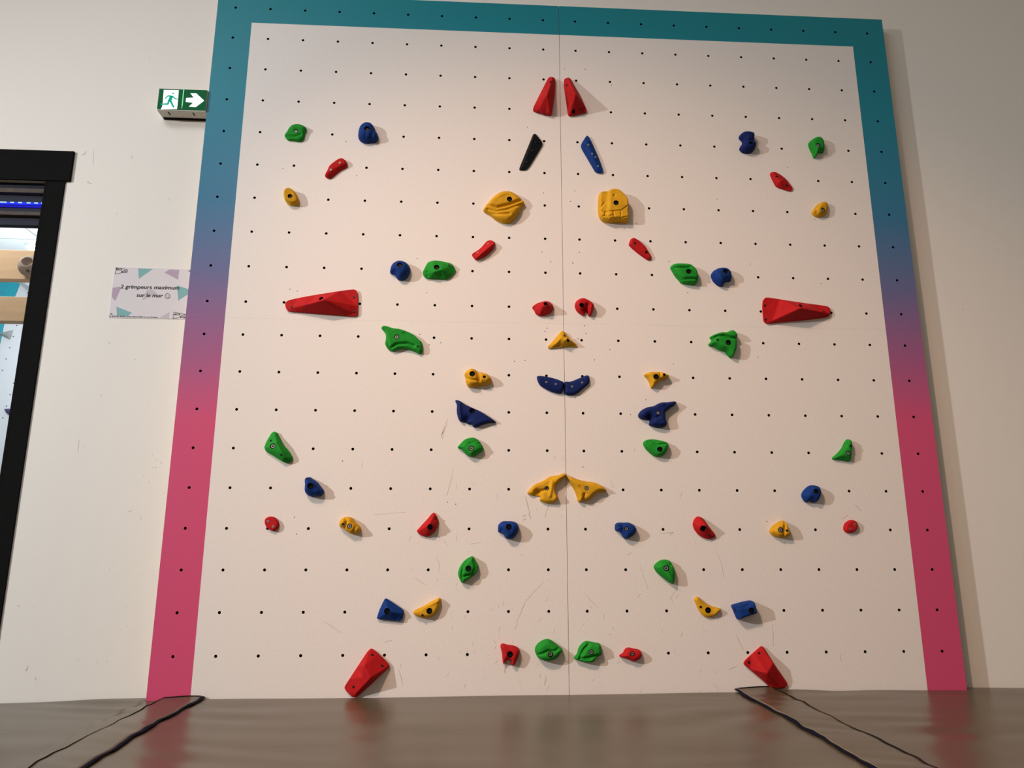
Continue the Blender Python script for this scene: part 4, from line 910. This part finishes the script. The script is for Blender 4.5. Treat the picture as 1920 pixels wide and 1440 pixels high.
# joint flaps: strips of the same vinyl with dark edging, partly gap shade put in as bands
M_STITCH = simple('pale_thread', (.36, .32, .25), .8, spec=.1)
def flap(xa, xb, thick_side, label, lift):
    root = empty('joint_flap', ((xa+xb)/2, -1.5, .35), label, 'mat flap', 'vinyl flaps over the mat joints')
    ys = np.r_[np.linspace(-.004, -1.2, 90), np.linspace(-1.22, -3.3, 60)]
    r = np.random.RandomState(int(abs(xa)*100)); ph = r.uniform(0, 6, 6)
    wob = lambda y, k: .0035*np.sin(9*y+ph[k])+.002*np.sin(31*y+ph[k+1])+.001*np.sin(70*y+ph[k+2])
    xl = xa+wob(ys, 0); xr = xb+wob(ys, 3)
    n = 14; vs = []; fs = []
    up = lift*np.exp(-(ys/.035)**2)
    for i, y in enumerate(ys):
        for j in range(n):
            t = j/(n-1); x = xl[i]*(1-t)+xr[i]*t
            z = mat_top(x, y)+.0065+.0015*math.sin(math.pi*t)+up[i]*(.8+.2*t if thick_side == 'l' else 1-.2*t)
            z += .0012*math.sin(60*y+5*t+ph[0])*(.4+.6*math.sin(17*y+ph[2]))
            vs.append((x-(xa+xb)/2, y+1.5, z-.35))
    for i in range(len(ys)-1):
        for j in range(n-1): fs.append((i*n+j, (i+1)*n+j, (i+1)*n+j+1, i*n+j+1))
    nv = len(vs); vs += [(v[0], v[1], v[2]-.004) for v in vs]
    fs += [tuple(k+nv for k in f[::-1]) for f in fs]
    ring = [i*n for i in range(len(ys))]+[(len(ys)-1)*n+j for j in range(1, n)]+[i*n+n-1 for i in range(len(ys)-2, -1, -1)]+[j for j in range(n-2, 0, -1)]
    fs += [(ring[k], ring[(k+1) % len(ring)], nv+ring[(k+1) % len(ring)], nv+ring[k]) for k in range(len(ring))]
    o = mesh_obj('flap_sheet', vs, fs, M_VINYL, root, smooth=True); fix_normals(o)
    L = [np.array(vs[i*n]) for i in range(len(ys))]; R_ = [np.array(vs[i*n+n-1]) for i in range(len(ys))]
    rt = np.array([.0066+.0018*math.sin(14*y+ph[1])+.0012*math.sin(37*y) for y in ys]); rn = np.array([.0016+.0007*math.sin(11*y+ph[4]) for y in ys])
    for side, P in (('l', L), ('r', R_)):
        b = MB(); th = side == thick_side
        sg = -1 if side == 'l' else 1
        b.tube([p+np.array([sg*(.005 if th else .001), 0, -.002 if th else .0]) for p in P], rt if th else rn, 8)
        if th:                        # flat ribbon rather than a round cord, for the shadowed gap with navy lining
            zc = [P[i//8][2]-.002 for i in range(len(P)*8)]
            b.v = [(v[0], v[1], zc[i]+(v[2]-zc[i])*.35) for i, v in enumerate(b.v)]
        b.build('edging_and_shade', M_GAP_SHADE if th else M_EDGING_SHADE, root, smooth=True)
        if th:
            b = MB(); b.tube([p+np.array([-sg*.0015, 0, .0012]) for p in P], .0006, 5); b.build('stitching', M_STITCH, root, smooth=True)
    b = MB(); b.tube([np.array(vs[j])+np.array([0, .0005, .001]) for j in range(n)], .0014, 6); b.build('edging_and_shade', M_EDGING_SHADE, root, smooth=True)
    return root
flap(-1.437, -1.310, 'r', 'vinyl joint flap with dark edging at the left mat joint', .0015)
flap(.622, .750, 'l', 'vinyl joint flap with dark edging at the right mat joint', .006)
